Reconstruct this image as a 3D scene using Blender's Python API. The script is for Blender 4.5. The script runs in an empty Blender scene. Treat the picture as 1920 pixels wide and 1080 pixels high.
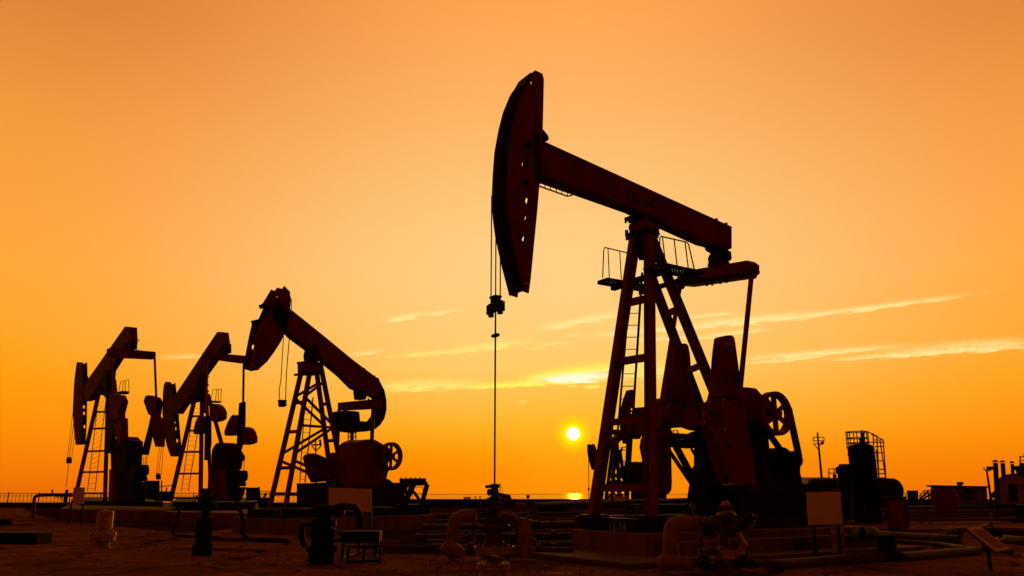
import bpy, bmesh, math, random
from mathutils import Vector, Matrix, geometry
random.seed(7)
S = bpy.context.scene
COL = S.collection
R = math.radians
# ------------------------------------------------------------------ camera
FPX = 1500.0; HOR = 925.0; CZ = 1.5
TH = math.atan((HOR-540)/FPX)
cd = bpy.data.cameras.new('camera'); cam = bpy.data.objects.new('camera', cd); COL.objects.link(cam)
cam.location = (0, 0, CZ); cam.rotation_euler = (math.pi/2+TH, 0, 0)
cd.sensor_width = 36; cd.lens = 36*FPX/1920; cd.clip_start = .1; cd.clip_end = 60000
S.camera = cam
S.view_settings.view_transform = 'Standard'; S.view_settings.look = 'None'
S.view_settings.exposure = 0; S.view_settings.gamma = 1

def ray(px, py):
    x = (px-960)/FPX; u = (540-py)/FPX
    return Vector((x, math.cos(TH)-u*math.sin(TH), math.sin(TH)+u*math.cos(TH)))
def azel(px, py):
    r = ray(px, py)
    return math.degrees(math.atan2(r.x, r.y)), math.degrees(math.atan2(r.z, math.hypot(r.x, r.y)))
def pz(px, py, z=0.):            # point of the horizontal plane z
    r = ray(px, py); t = (z-CZ)/r.z
    return Vector((r.x*t, r.y*t, z))
def at(px, py, Y):               # point at depth Y
    r = ray(px, py); t = Y/r.y
    return Vector((r.x*t, Y, CZ+r.z*t))
SUN_AZ, SUN_EL = azel(1075, 813)

def lin(c):
    return tuple((v/255/12.92 if v/255 <= .04045 else ((v/255+.055)/1.055)**2.4) for v in c)
# ------------------------------------------------------------------ world: sunset sky
W = bpy.data.worlds.new('World'); S.world = W; W.use_nodes = True
nt = W.node_tree; N = nt.nodes; L = nt.links; N.clear()
def nd(t, **k):
    n = N.new(t)
    for a, b in k.items(): setattr(n, a, b)
    return n
def setin(n, i, v):
    if isinstance(v, bpy.types.NodeSocket): L.new(v, n.inputs[i])
    else: n.inputs[i].default_value = v
def M(op, a, b=None, c=None, clamp=False):
    n = nd('ShaderNodeMath', operation=op); n.use_clamp = clamp
    setin(n, 0, a)
    if b is not None: setin(n, 1, b)
    if c is not None: setin(n, 2, c)
    return n.outputs[0]
def smooth(x, a, b):
    n = nd('ShaderNodeMapRange', interpolation_type='SMOOTHSTEP')
    setin(n, 0, x); setin(n, 1, a); setin(n, 2, b); setin(n, 3, 0.); setin(n, 4, 1.)
    return n.outputs[0]
def mix(f, a, b):
    n = nd('ShaderNodeMix', data_type='RGBA'); n.clamp_factor = True
    setin(n, 0, f)
    for i, v in ((6, a), (7, b)):
        if isinstance(v, bpy.types.NodeSocket): L.new(v, n.inputs[i])
        else: n.inputs[i].default_value = (*v, 1)
    return n.outputs[2]
def ramp(x, stops, span, interp='LINEAR'):
    n = nd('ShaderNodeValToRGB'); r = n.color_ramp; r.interpolation = interp
    f = M('DIVIDE', x, span, clamp=True); L.new(f, n.inputs[0])
    while len(r.elements) < len(stops): r.elements.new(.5)
    for e, (p, c) in zip(r.elements, stops): e.position = p/span; e.color = (*lin(c), 1)
    return n.outputs[0]
tc = nd('ShaderNodeTexCoord'); sx = nd('ShaderNodeSeparateXYZ')
nv = nd('ShaderNodeVectorMath', operation='NORMALIZE'); L.new(tc.outputs['Generated'], nv.inputs[0]); L.new(nv.outputs[0], sx.inputs[0])
az = M('MULTIPLY', M('ARCTAN2', sx.outputs[0], sx.outputs[1]), 57.29578)
el = M('MULTIPLY', M('ARCSINE', sx.outputs[2]), 57.29578)
elc = M('MAXIMUM', el, 0.)
mid = ramp(elc, [(0, (255,134,0)), (1.4, (255,139,0)), (3, (255,156,6)), (4.7, (255,178,40)), (6.5, (255,192,74)), (8.6, (255,205,104)), (12, (255,208,124)), (15, (255,209,134)),
                 (18, (255,206,131)), (22, (255,196,118)), (26, (255,184,104)), (30, (255,174,92)), (34, (254,165,80)), (41, (205,120,54)), (52, (110,48,18)), (90, (48,16,5))], 90.)
side = ramp(elc, [(0, (234,106,0)), (1.2, (244,118,0)), (4, (255,141,0)), (7.2, (255,158,14)), (10.5, (255,165,44)), (14, (255,166,58)),
                  (17, (253,162,63)), (20, (248,157,63)), (23.6, (241,150,61)), (26, (234,143,59)), (29.5, (222,132,56)), (35, (208,118,48)), (41, (180,92,38)), (52, (100,42,16)), (90, (48,16,5))], 90.)
back = ramp(elc, [(0, (100,24,4)), (10, (92,22,4)), (30, (79,20,4)), (60, (60,17,5)), (90, (48,16,5))], 90.)
daz = M('ABSOLUTE', M('SUBTRACT', az, 3.0))
base = mix(smooth(daz, 1., 38.), mid, side)
base = mix(smooth(daz, 38., 80.), base, back)
# very soft unevenness of the air
nz = nd('ShaderNodeTexNoise'); nz.inputs['Scale'].default_value = 2.2; nz.inputs['Detail'].default_value = 2
mp = nd('ShaderNodeMapping'); mp.inputs['Scale'].default_value = (1, 1, 3.2); L.new(nv.outputs[0], mp.inputs[0]); L.new(mp.outputs[0], nz.inputs[0])
base = mix(M('MULTIPLY', smooth(nz.outputs[0], .35, .75), .07), base, lin((255,186,80)))
# warm glow round the sun
sd = Vector((math.sin(R(SUN_AZ))*math.cos(R(SUN_EL)), math.cos(R(SUN_AZ))*math.cos(R(SUN_EL)), math.sin(R(SUN_EL))))
dt = nd('ShaderNodeVectorMath', operation='DOT_PRODUCT'); L.new(nv.outputs[0], dt.inputs[0]); dt.inputs[1].default_value = sd
ang = M('MULTIPLY', M('ARCCOSINE', M('MINIMUM', dt.outputs['Value'], 1.)), 57.29578)
g1 = M('EXPONENT', M('MULTIPLY', M('POWER', M('DIVIDE', ang, 4.6), 1.6), -1.))
base = mix(M('MULTIPLY', g1, .35), base, lin((255,192,30)))
# wispy clouds, each (x0, y0, x1, y1, half width, strength, colour)
wn = nd('ShaderNodeTexNoise', noise_dimensions='2D'); wn.inputs['Scale'].default_value = 1.0; wn.inputs['Detail'].default_value = 6; wn.inputs['Roughness'].default_value = .62
cv = nd('ShaderNodeCombineXYZ')
L.new(M('ADD', M('MULTIPLY', az, .62), M('MULTIPLY', el, .8)), cv.inputs[0]); L.new(M('SUBTRACT', M('MULTIPLY', el, 4.6), M('MULTIPLY', az, .40)), cv.inputs[1]); L.new(cv.outputs[0], wn.inputs[0])
wf = nd('ShaderNodeTexNoise', noise_dimensions='2D'); wf.inputs['Scale'].default_value = 3.6; wf.inputs['Detail'].default_value = 5; wf.inputs['Roughness'].default_value = .6; L.new(cv.outputs[0], wf.inputs[0])
n1 = M('SUBTRACT', wn.outputs[0], .5); n2 = M('SUBTRACT', wf.outputs[0], .5)
tex = smooth(M('ADD', wn.outputs[0], M('MULTIPLY', n2, .9)), .30, .62)
texb = M('ADD', M('MULTIPLY', tex, .72), .28)
PALE = (255,230,146); GOLD = (255,228,118); YEL = (255,243,90); WHT = (255,255,215)
streaks = [(724,603,800,590,5,1.,PALE), (790,592,872,582,4,.6,PALE), (740,669,890,658,5,.9,GOLD), (850,660,990,643,6.5,1.1,GOLD), (655,667,720,658,4,.5,PALE),
 (1015,647,1073,643,2.6,1.,GOLD), (988,655,1022,652,2,.6,GOLD), (1008,619,1165,590,6.5,1.,PALE), (1062,629,1088,630,3,.5,PALE), (1110,631,1340,610,5,.9,PALE), (1285,597,1378,587,3,.8,PALE),
 (1290,614,1520,592,7,1.1,PALE), (1440,602,1800,557,4.5,.95,PALE), (1350,606,1515,599,3,.6,PALE), (1300,636,1432,618,4,.8,PALE), (1160,640,1330,632,4,.5,PALE),
 (715,732,910,722,9,.9,GOLD), (700,727,840,716,7,.45,GOLD), (870,728,1145,712,5.5,1.5,YEL), (980,715,1160,690,10,1.5,YEL), (1010,716,1155,703,7,2.4,WHT), (1045,716,1120,714,5,2.8,WHT), (1130,708,1300,694,11,1.0,GOLD), (1140,698,1250,680,6,.6,GOLD),
 (1066,724.5,1083,724,1.8,.9,YEL), (1093,727,1128,725.5,2.6,1.5,YEL), (970,755,990,752,2,.4,GOLD),
 (1390,674,1690,650,5,.7,PALE), (1395,683,1550,668,3.5,.75,PALE), (1555,676,1940,650,4,.85,PALE), (1630,668,1960,645,9,.50,PALE), (1760,648,1960,640,5,.35,PALE), (300,672,390,668,4,.35,PALE)]
for (x0, y0, x1, y1, hw, st, colr) in streaks:
    a0, e0 = azel(x0, y0); a1, e1 = azel(x1, y1)
    ca, ce = (a0+a1)/2, (e0+e1)/2; ln = math.hypot(a1-a0, e1-e0)/2; an = math.atan2(e1-e0, a1-a0)
    c_, s_ = math.cos(an), math.sin(an); w = hw*.0382
    dx = M('SUBTRACT', az, ca); dy = M('SUBTRACT', el, ce)
    al = M('ADD', M('MULTIPLY', dx, c_/ln), M('MULTIPLY', dy, s_/ln))
    ac = M('ADD', M('ADD', M('MULTIPLY', dx, -s_/w), M('MULTIPLY', dy, c_/w)), M('MULTIPLY', n1, 2.2))
    fa = M('EXPONENT', M('MULTIPLY', M('POWER', M('ABSOLUTE', al), 3.), -1.6))
    ac = M('ADD', M('MULTIPLY', M('MAXIMUM', ac, 0.), .85), M('MULTIPLY', M('MAXIMUM', M('MULTIPLY', ac, -1.), 0.), 2.3))
    fc = M('EXPONENT', M('MULTIPLY', M('MULTIPLY', ac, ac), -1.))
    f = M('MULTIPLY', M('MULTIPLY', fa, fc), M('MULTIPLY', texb, min(2.2, st*1.9)), clamp=True)
    base = mix(f, base, lin(colr))
# the sun's disc with its yellow aureole
base = mix(M('SUBTRACT', 1., smooth(ang, .55, 1.5)), base, lin((255,218,0)))
base = mix(M('SUBTRACT', 1., smooth(ang, .46, .86)), base, lin((255,246,20)))
base = mix(M('SUBTRACT', 1., smooth(ang, .36, .50)), base, (1.6, 1.6, 1.4))
bg = nd('ShaderNodeBackground'); bg.inputs['Strength'].default_value = 1.0; L.new(base, bg.inputs[0])
wo = nd('ShaderNodeOutputWorld'); L.new(bg.outputs[0], wo.inputs[0])
# ------------------------------------------------------------------ sun
sl = bpy.data.lights.new('sun', 'SUN'); sl.energy = .8; sl.angle = R(.5); sl.color = (1, .28, .004)
so = bpy.data.objects.new('sun', sl); COL.objects.link(so); so.rotation_euler = (-sd).to_track_quat('-Z', 'Y').to_euler()

# ------------------------------------------------------------------ materials
def mat(name, col, col2=None, rough=.6, metal=0., scale=3., bump=.15, spec=.12, stretch=(1,1,1), detail=6, thr=(.42,.66)):
    m = bpy.data.materials.new(name); m.use_nodes = True
    n = m.node_tree.nodes; l = m.node_tree.links; b = n['Principled BSDF']
    b.inputs['Metallic'].default_value = metal; b.inputs['Specular IOR Level'].default_value = spec
    t = n.new('ShaderNodeTexCoord'); mpn = n.new('ShaderNodeMapping'); mpn.inputs['Scale'].default_value = stretch
    l.new(t.outputs['Object'], mpn.inputs[0])
    z = n.new('ShaderNodeTexNoise'); z.inputs['Scale'].default_value = scale; z.inputs['Detail'].default_value = detail; z.inputs['Roughness'].default_value = .65
    l.new(mpn.outputs[0], z.inputs[0])
    r = n.new('ShaderNodeMapRange'); r.inputs[1].default_value = thr[0]; r.inputs[2].default_value = thr[1]; l.new(z.outputs[0], r.inputs[0])
    x = n.new('ShaderNodeMix'); x.data_type = 'RGBA'; l.new(r.outputs[0], x.inputs[0])
    x.inputs[6].default_value = (*col, 1); x.inputs[7].default_value = (*(col2 or tuple(c*.55 for c in col)), 1)
    l.new(x.outputs[2], b.inputs['Base Color'])
    rr = n.new('ShaderNodeMapRange'); rr.inputs[3].default_value = max(.05, rough-.12); rr.inputs[4].default_value = min(1, rough+.15); l.new(z.outputs[0], rr.inputs[0]); l.new(rr.outputs[0], b.inputs['Roughness'])
    bp = n.new('ShaderNodeBump'); bp.inputs['Strength'].default_value = bump; bp.inputs['Distance'].default_value = .03
    z2 = n.new('ShaderNodeTexNoise'); z2.inputs['Scale'].default_value = scale*7; z2.inputs['Detail'].default_value = 4; l.new(mpn.outputs[0], z2.inputs[0])
    l.new(z2.outputs[0], bp.inputs['Height']); l.new(bp.outputs[0], b.inputs['Normal'])
    return m
MT = dict(
 red=mat('red_painted_steel', (.20,.011,.004), (.11,.007,.003), .65, 0, 1.6, .1),
 leg=mat('flare_lit_red_steel', (.26,.020,.006), (.12,.010,.004), .65, 0, 1.6, .1),  # the red paint again, lightened so its colour carries sun flare and rim light
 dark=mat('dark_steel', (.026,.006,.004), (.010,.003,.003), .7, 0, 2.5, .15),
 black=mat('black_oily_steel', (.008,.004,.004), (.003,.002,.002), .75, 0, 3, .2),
 steel=mat('bare_steel', (.16,.12,.09), (.06,.04,.03), .38, .8, 5, .1),
 cable=mat('wire_rope', (.05,.035,.03), None, .5, .5, 30, .2),
 conc=mat('stained_concrete', (.22,.10,.05), (.10,.045,.022), .9, 0, 1.3, .5, .15, (1,1,.35)),
 slab=mat('poured_concrete', (.16,.075,.04), (.09,.04,.022), .9, 0, .8, .5, .15),
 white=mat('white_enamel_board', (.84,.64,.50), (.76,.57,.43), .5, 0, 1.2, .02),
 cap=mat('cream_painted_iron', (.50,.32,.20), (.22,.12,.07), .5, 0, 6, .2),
 jacket=mat('pipe_insulation_jacket', (.30,.15,.075), (.15,.075,.035), .7, 0, 4, .5, .2),
 pipe=mat('rusty_line_pipe', (.10,.038,.018), (.04,.015,.008), .58, 0, 4, .25, .14),
 rust=mat('rusted_casting', (.15,.06,.03), (.05,.02,.012), .6, .1, 8, .4),
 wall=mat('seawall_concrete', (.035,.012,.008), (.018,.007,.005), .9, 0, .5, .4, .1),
 brick=mat('rendered_wall', (.22,.07,.03), (.13,.04,.018), .85, 0, .8, .2),
 pale=mat('pale_cladding', (.36,.20,.11), (.24,.13,.07), .7, 0, .7, .2),
 roof=mat('sheet_roof', (.10,.035,.02), (.05,.02,.012), .6, .2, .7, .2),
 belt=mat('rubber_belt', (.012,.010,.010), None, .8, 0, 10, .1),
 cell=mat('dark_glass_cells', (.30,.085,.045), (.22,.06,.03), .5, 0, 6, .02, .2),
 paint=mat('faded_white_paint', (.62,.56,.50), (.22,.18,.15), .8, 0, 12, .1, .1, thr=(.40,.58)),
 digit=mat('black_stencil_paint', (.010,.006,.005), None, .8, 0, 9, .1),
 ship=mat('ship_hull_paint', (.05,.02,.012), None, .7),
)
# ------------------------------------------------------------------ mesh helpers
class Fr:        # a vertical working frame: u along the machine, v sideways (towards the viewer), z up
    def __init__(s, O, deg):
        a = R(deg); s.O = Vector((O[0], O[1])); s.U = Vector((math.cos(a), math.sin(a))); s.V = Vector((math.sin(a), -math.cos(a)))
        s.U3 = s.U.to_3d(); s.V3 = s.V.to_3d()
    def p(s, px, py, v=0.):
        r = ray(px, py); t = (v+s.O.dot(s.V))/r.xy.dot(s.V); return Vector((0,0,CZ))+r*t
    def pu(s, px, py, u=0.):
        r = ray(px, py); t = (u+s.O.dot(s.U))/r.xy.dot(s.U); return Vector((0,0,CZ))+r*t
    def w(s, u, v, z): return (s.O+s.U*u+s.V*v).to_3d()+Vector((0,0,z))
    def l(s, P): d = P.xy-s.O; return (d.dot(s.U), d.dot(s.V), P.z)
SPLIT = {'bolt', 'post', 'web_plate', 'bearing_cap', 'paint_mark', 'deck_post', 'leg', 'saddle', 'stud_bolt', 'pipe_saddle', 'hoop', 'foot_plate', 'skirt', 'pipe_band', 'rope_guide', 'mast', 'control_box', 'platform'}
class MB:
    def __init__(s): s.v = []; s.f = []
    def add(s, vs, fs):
        o = len(s.v); s.v += [Vector(v) for v in vs]; s.f += [tuple(i+o for i in f) for f in fs]; return s
    def prism(s, pts, off):
        n = len(pts); a = [Vector(p) for p in pts]; b = [p+off for p in a]
        return s.add(a+b, [tuple(range(n)), tuple(range(2*n-1, n-1, -1))]+[(i, (i+1) % n, n+(i+1) % n, n+i) for i in range(n)])
    def solid(s, fr, pts, v, th):     # the outline is that of the whole thick body: the front face is drawn in by what its depth adds
        return s.prism([fr.p(x, y, v) for x, y in shrink(fr, pts, v, th)], -fr.V3*th)
    def plate(s, outer, holes, off):      # a plate with real holes
        loops = [outer]+holes; flat = [Vector(p) for lp in loops for p in lp]; n = len(flat)
        tri = geometry.tessellate_polygon([[Vector(p) for p in lp] for lp in loops])
        fs = [tuple(t) for t in tri]+[tuple(i+n for i in reversed(t)) for t in tri]
        k = 0
        for lp in loops:
            m = len(lp); fs += [(k+i, k+(i+1) % m, n+k+(i+1) % m, n+k+i) for i in range(m)]; k += m
        return s.add(flat+[p+off for p in flat], fs)
    def bar(s, p, q, w, h=None, up=(0,0,1), h_shape=False):
        p = Vector(p); q = Vector(q); h = w if h is None else h
        d = (q-p).normalized(); up = Vector(up)
        x = d.cross(up)
        if x.length < 1e-4: x = d.cross(Vector((0,1,0)))
        x.normalize(); y = x.cross(d).normalized()
        if h_shape:      # H section: two flanges and a web
            t = .14
            s._bx(p, q, x, y, -w/2, -w/2+w*t, -h/2, h/2); s._bx(p, q, x, y, w/2-w*t, w/2, -h/2, h/2); s._bx(p, q, x, y, -w/2+w*t, w/2-w*t, -h*t/2, h*t/2)
            return s
        return s._bx(p, q, x, y, -w/2, w/2, -h/2, h/2)
    def _bx(s, p, q, x, y, a0, a1, b0, b1):
        c = [(a0,b0), (a1,b0), (a1,b1), (a0,b1)]
        return s.add([p+x*a+y*b for a, b in c]+[q+x*a+y*b for a, b in c], [(0,1,2,3), (7,6,5,4)]+[(i, i+4, (i+1) % 4+4, (i+1) % 4) for i in range(4)])
    def box(s, c, ex, ey, ez, X=(1,0,0), Y=(0,1,0)):
        X = Vector(X).normalized(); Y = Vector(Y).normalized(); Z = X.cross(Y); c = Vector(c)
        vs = [c+X*ex*a/2+Y*ey*b/2+Z*ez*d/2 for d in (-1,1) for a, b in ((-1,-1), (1,-1), (1,1), (-1,1))]
        return s.add(vs, [(3,2,1,0), (4,5,6,7)]+[(i, (i+1) % 4, (i+1) % 4+4, i+4) for i in range(4)])
    def tube(s, pts, r, n=8):
        pts = [Vector(p) for p in pts]; rings = []; ref = None
        for i, p in enumerate(pts):
            d = (pts[min(i+1, len(pts)-1)]-pts[max(i-1, 0)]).normalized()
            if ref is None: ref = d.cross(Vector((0,0,1)) if abs(d.z) < .9 else Vector((1,0,0))).normalized()
            x = (ref-d*ref.dot(d)).normalized(); ref = x; y = d.cross(x)
            rr = r[i] if isinstance(r, (list, tuple)) else r
            rings.append([p+(x*math.cos(2*math.pi*k/n)+y*math.sin(2*math.pi*k/n))*rr for k in range(n)])
        vs = [v for g in rings for v in g]; m = len(rings)
        fs = [tuple(range(n-1, -1, -1)), tuple(range((m-1)*n, m*n))]
        for i in range(m-1): fs += [(i*n+k, i*n+(k+1) % n, (i+1)*n+(k+1) % n, (i+1)*n+k) for k in range(n)]
        return s.add(vs, fs)
    def lathe(s, base, axis, prof, n=20):     # prof: (radius, height) list
        base = Vector(base); ax = Vector(axis).normalized()
        return s.tube2([base+ax*h for r, h in prof], [r for r, h in prof], ax, n)
    def tube2(s, cs, rs, ax, n):
        x = ax.cross(Vector((0,0,1)) if abs(ax.z) < .9 else Vector((1,0,0))).normalized(); y = ax.cross(x); m = len(cs)
        vs = [c+(x*math.cos(2*math.pi*k/n)+y*math.sin(2*math.pi*k/n))*max(r, .001) for c, r in zip(cs, rs) for k in range(n)]
        fs = [tuple(range(n-1, -1, -1)), tuple(range((m-1)*n, m*n))]
        for i in range(m-1): fs += [(i*n+k, i*n+(k+1) % n, (i+1)*n+(k+1) % n, (i+1)*n+k) for k in range(n)]
        return s.add(vs, fs)
    def ring(s, c, ax, ro, ri, th, n=40):
        c = Vector(c); ax = Vector(ax).normalized(); x = ax.cross(Vector((0,0,1)) if abs(ax.z) < .9 else Vector((1,0,0))).normalized(); y = ax.cross(x); vs = []
        for k in range(n):
            d = x*math.cos(2*math.pi*k/n)+y*math.sin(2*math.pi*k/n)
            vs += [c+d*ro-ax*th/2, c+d*ro+ax*th/2, c+d*ri+ax*th/2, c+d*ri-ax*th/2]
        fs = []
        for k in range(n):
            a = 4*k; b = 4*((k+1) % n); fs += [(a+j, a+(j+1) % 4, b+(j+1) % 4, b+j) for j in range(4)]
        return s.add(vs, fs)
    def loose(s):
        par = list(range(len(s.v)))
        def find(i):
            while par[i] != i: par[i] = par[par[i]]; i = par[i]
            return i
        for f in s.f:
            for i in f[1:]: par[find(i)] = find(f[0])
        out = {}
        for f in s.f: out.setdefault(find(f[0]), []).append(f)
        res = []
        for fs in out.values():
            idx = sorted({i for f in fs for i in f}); mp_ = {i: k for k, i in enumerate(idx)}
            m_ = MB(); m_.v = [s.v[i] for i in idx]; m_.f = [tuple(mp_[i] for i in f) for f in fs]; res.append(m_)
        return res
    def obj(s, name, m, parent=None, smooth=False, origin=None, bevel=0):
        if parent is not None and name in SPLIT:
            L_ = s.loose()
            if len(L_) > 1:
                for q in L_: o = q._obj(name, m, parent, smooth, origin, bevel)
                return o
        return s._obj(name, m, parent, smooth, origin, bevel)
    def _obj(s, name, m, parent=None, smooth=False, origin=None, bevel=0):
        root = parent
        while root is not None and root.parent is not None: root = root.parent
        if root is not None: o0 = Vector(root.location)
        else: o0 = Vector(origin) if origin is not None else Vector((sum(v.x for v in s.v)/len(s.v), sum(v.y for v in s.v)/len(s.v), min(v.z for v in s.v)))
        me = bpy.data.meshes.new(name); me.from_pydata([v-o0 for v in s.v], [], s.f); me.validate()
        bm = bmesh.new(); bm.from_mesh(me); bmesh.ops.recalc_face_normals(bm, faces=bm.faces); bm.to_mesh(me); bm.free()
        me.materials.append(MT[m] if isinstance(m, str) else m)
        o = bpy.data.objects.new(name, me); COL.objects.link(o)
        if parent is not None: o.parent = parent
        else: o.location = o0
        if smooth:
            for p in me.polygons: p.use_smooth = True
            me.set_sharp_from_angle(angle=R(38))
        if bevel:
            b = o.modifiers.new('bevel', 'BEVEL'); b.width = bevel; b.segments = 2; b.limit_method = 'ANGLE'; b.angle_limit = R(40)
        return o
def tag(o, label, cat, group=None, kind=None):
    if label: o['label'] = label
    if cat: o['category'] = cat
    if group: o['group'] = group
    if kind: o['kind'] = kind
    return o
def thing(name, loc, label, cat, group=None):
    o = bpy.data.objects.new(name, None); COL.objects.link(o); o.location = loc; o.empty_display_size = .2
    return tag(o, label, cat, group)
def structure(o): o['kind'] = 'structure'; return o
def circ(c, rad, X, Y, n=14): return [c+X*rad*math.cos(2*math.pi*k/n)+Y*rad*math.sin(2*math.pi*k/n) for k in range(n)]
def proj(p):
    d = Vector(p)-Vector((0,0,CZ)); f_ = d.y*math.cos(TH)+d.z*math.sin(TH); u_ = -d.y*math.sin(TH)+d.z*math.cos(TH)
    return 960+FPX*d.x/f_, 540-FPX*u_/f_
def shrink(fr, pts, v, th, extra=()):
    cx = sum(p[0] for p in pts)/len(pts); cy = sum(p[1] for p in pts)/len(pts)
    c = fr.p(cx, cy, v); q = proj(c-fr.V3*th); sx_, sy_ = q[0]-cx, q[1]-cy
    m = math.hypot(sx_, sy_) or 1; d = (sx_/m, sy_/m)
    t = [p[0]*d[0]+p[1]*d[1] for p in pts]; lo, hi = min(t), max(t); k = min(1., .75*(hi-lo)/m)
    f = lambda p: (p[0]-sx_*k*((p[0]*d[0]+p[1]*d[1])-lo)/(hi-lo), p[1]-sy_*k*((p[0]*d[0]+p[1]*d[1])-lo)/(hi-lo))
    return [f(p) for p in list(pts)+list(extra)]
def lerp(a, b, t): return a+(b-a)*t
def onz(a, b, z): return lerp(a, b, (z-a.z)/(b.z-a.z))
Z3 = Vector((0,0,1))
def arcpts(a, corner, b, n=5):    # bend
    return [lerp(lerp(a, corner, t), lerp(corner, b, t), t) for t in [i/n for i in range(n+1)]]
def text_part(name, s_, origin, X, Y, height, m, parent):
    cu = bpy.data.curves.new(name, 'FONT'); cu.body = s_; cu.size = height*1.38; cu.extrude = .004; cu.space_character = 1.15
    tmp = bpy.data.objects.new('tmp', cu); COL.objects.link(tmp)
    dg = bpy.context.evaluated_depsgraph_get(); me = bpy.data.meshes.new_from_object(tmp.evaluated_get(dg))
    bpy.data.objects.remove(tmp)
    X = Vector(X).normalized(); Y = Vector(Y).normalized(); Zv = X.cross(Y)
    root = parent
    while root.parent is not None: root = root.parent
    o0 = Vector(root.location)
    for v in me.vertices: v.co = Vector(origin)+X*v.co.x*.78+Y*v.co.y+Zv*v.co.z-o0
    me.materials.clear(); me.materials.append(MT[m])
    o = bpy.data.objects.new(name, me); COL.objects.link(o); o.parent = parent
    return o
# ------------------------------------------------------------------ setting
def sheet(name, x0, x1, y0, y1, z, m):
    return structure(MB().add([(x0,y0,z), (x1,y0,z), (x1,y1,z), (x0,y1,z)], [(0,1,2,3)]).obj(name, m, origin=((x0+x1)/2, (y0+y1)/2, z)))
gm = mat('oily_concrete_ground', (.38,.155,.09), (.24,.095,.055), .92, 0, .35, .5, .0, (1,.8,1), 9, (.36,.62))
def roughen(m, crack=.16, tint=.35):     # grit, crazed cracks and oil stains laid over the concrete
    n = m.node_tree.nodes; l = m.node_tree.links; b = n['Principled BSDF']; src = b.inputs['Base Color'].links[0].from_socket
    t = n.new('ShaderNodeTexCoord'); w = n.new('ShaderNodeTexNoise'); w.inputs['Scale'].default_value = .9; w.inputs['Detail'].default_value = 5; l.new(t.outputs['Object'], w.inputs[0])
    ad = n.new('ShaderNodeVectorMath'); ad.operation = 'MULTIPLY_ADD'; l.new(w.outputs['Color'], ad.inputs[0]); ad.inputs[1].default_value = (1.6,1.6,0); l.new(t.outputs['Object'], ad.inputs[2])
    v = n.new('ShaderNodeTexVoronoi'); v.feature = 'DISTANCE_TO_EDGE'; v.inputs['Scale'].default_value = .33; l.new(ad.outputs[0], v.inputs[0])
    c = n.new('ShaderNodeMapRange'); c.inputs[1].default_value = .004; c.inputs[2].default_value = .02; c.inputs[3].default_value = crack; c.inputs[4].default_value = 1.; l.new(v.outputs['Distance'], c.inputs[0])
    g_ = n.new('ShaderNodeTexNoise'); g_.inputs['Scale'].default_value = 9; g_.inputs['Detail'].default_value = 9; g_.inputs['Roughness'].default_value = .8; l.new(t.outputs['Object'], g_.inputs[0])
    gr = n.new('ShaderNodeMapRange'); gr.inputs[1].default_value = .36; gr.inputs[2].default_value = .62; gr.inputs[3].default_value = 1-tint*1.3; gr.inputs[4].default_value = 1+tint; l.new(g_.outputs[0], gr.inputs[0])
    o_ = n.new('ShaderNodeTexNoise'); o_.inputs['Scale'].default_value = .22; o_.inputs['Detail'].default_value = 6; o_.inputs['Roughness'].default_value = .72; l.new(ad.outputs[0], o_.inputs[0])
    os = n.new('ShaderNodeMapRange'); os.inputs[1].default_value = .40; os.inputs[2].default_value = .50; os.inputs[3].default_value = .42; os.inputs[4].default_value = 1.; l.new(o_.outputs[0], os.inputs[0])
    m1 = n.new('ShaderNodeMath'); m1.operation = 'MULTIPLY'; l.new(c.outputs[0], m1.inputs[0]); l.new(gr.outputs[0], m1.inputs[1])
    m2 = n.new('ShaderNodeMath'); m2.operation = 'MULTIPLY'; l.new(m1.outputs[0], m2.inputs[0]); l.new(os.outputs[0], m2.inputs[1])
    vm = n.new('ShaderNodeVectorMath'); vm.operation = 'SCALE'; l.new(src, vm.inputs[0]); l.new(m2.outputs[0], vm.inputs['Scale']); l.new(vm.outputs[0], b.inputs['Base Color'])
    bp = b.inputs['Normal'].links[0].from_node; bp.inputs['Strength'].default_value = .9; bp.inputs['Distance'].default_value = .05; l.new(m2.outputs[0], bp.inputs['Height'])
roughen(gm)
g = sheet('ground', -260, 260, -25, 94, 0, gm)
# sea
wm = bpy.data.materials.new('sea_water'); wm.use_nodes = True; b_ = wm.node_tree.nodes['Principled BSDF']
b_.inputs['Base Color'].default_value = (.03,.016,.008,1); b_.inputs['Roughness'].default_value = .06; b_.inputs['IOR'].default_value = 1.33
n_ = wm.node_tree.nodes; l_ = wm.node_tree.links
t_ = n_.new('ShaderNodeTexCoord'); q_ = n_.new('ShaderNodeTexNoise'); q_.inputs['Scale'].default_value = .12; q_.inputs['Detail'].default_value = 8; q_.inputs['Roughness'].default_value = .7
l_.new(t_.outputs['Object'], q_.inputs[0]); p_ = n_.new('ShaderNodeBump'); p_.inputs['Strength'].default_value = .07; p_.inputs['Distance'].default_value = .4
l_.new(q_.outputs[0], p_.inputs['Height']); l_.new(p_.outputs[0], b_.inputs['Normal'])
sea = sheet('sea', -15000, 15000, 94.6, 25000, -2.6, wm)
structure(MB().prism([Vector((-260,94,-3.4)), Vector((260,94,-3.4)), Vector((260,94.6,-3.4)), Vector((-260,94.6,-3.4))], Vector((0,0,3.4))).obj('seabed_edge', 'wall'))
sea['kind'] = 'structure'
# low strip of a far breakwater on the horizon
tag(MB().box((60,3500,-1.9), 2400, 12, 1.6).obj('breakwater', 'ship'), 'thin dark breakwater far out on the sea along the horizon', 'breakwater')
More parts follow.
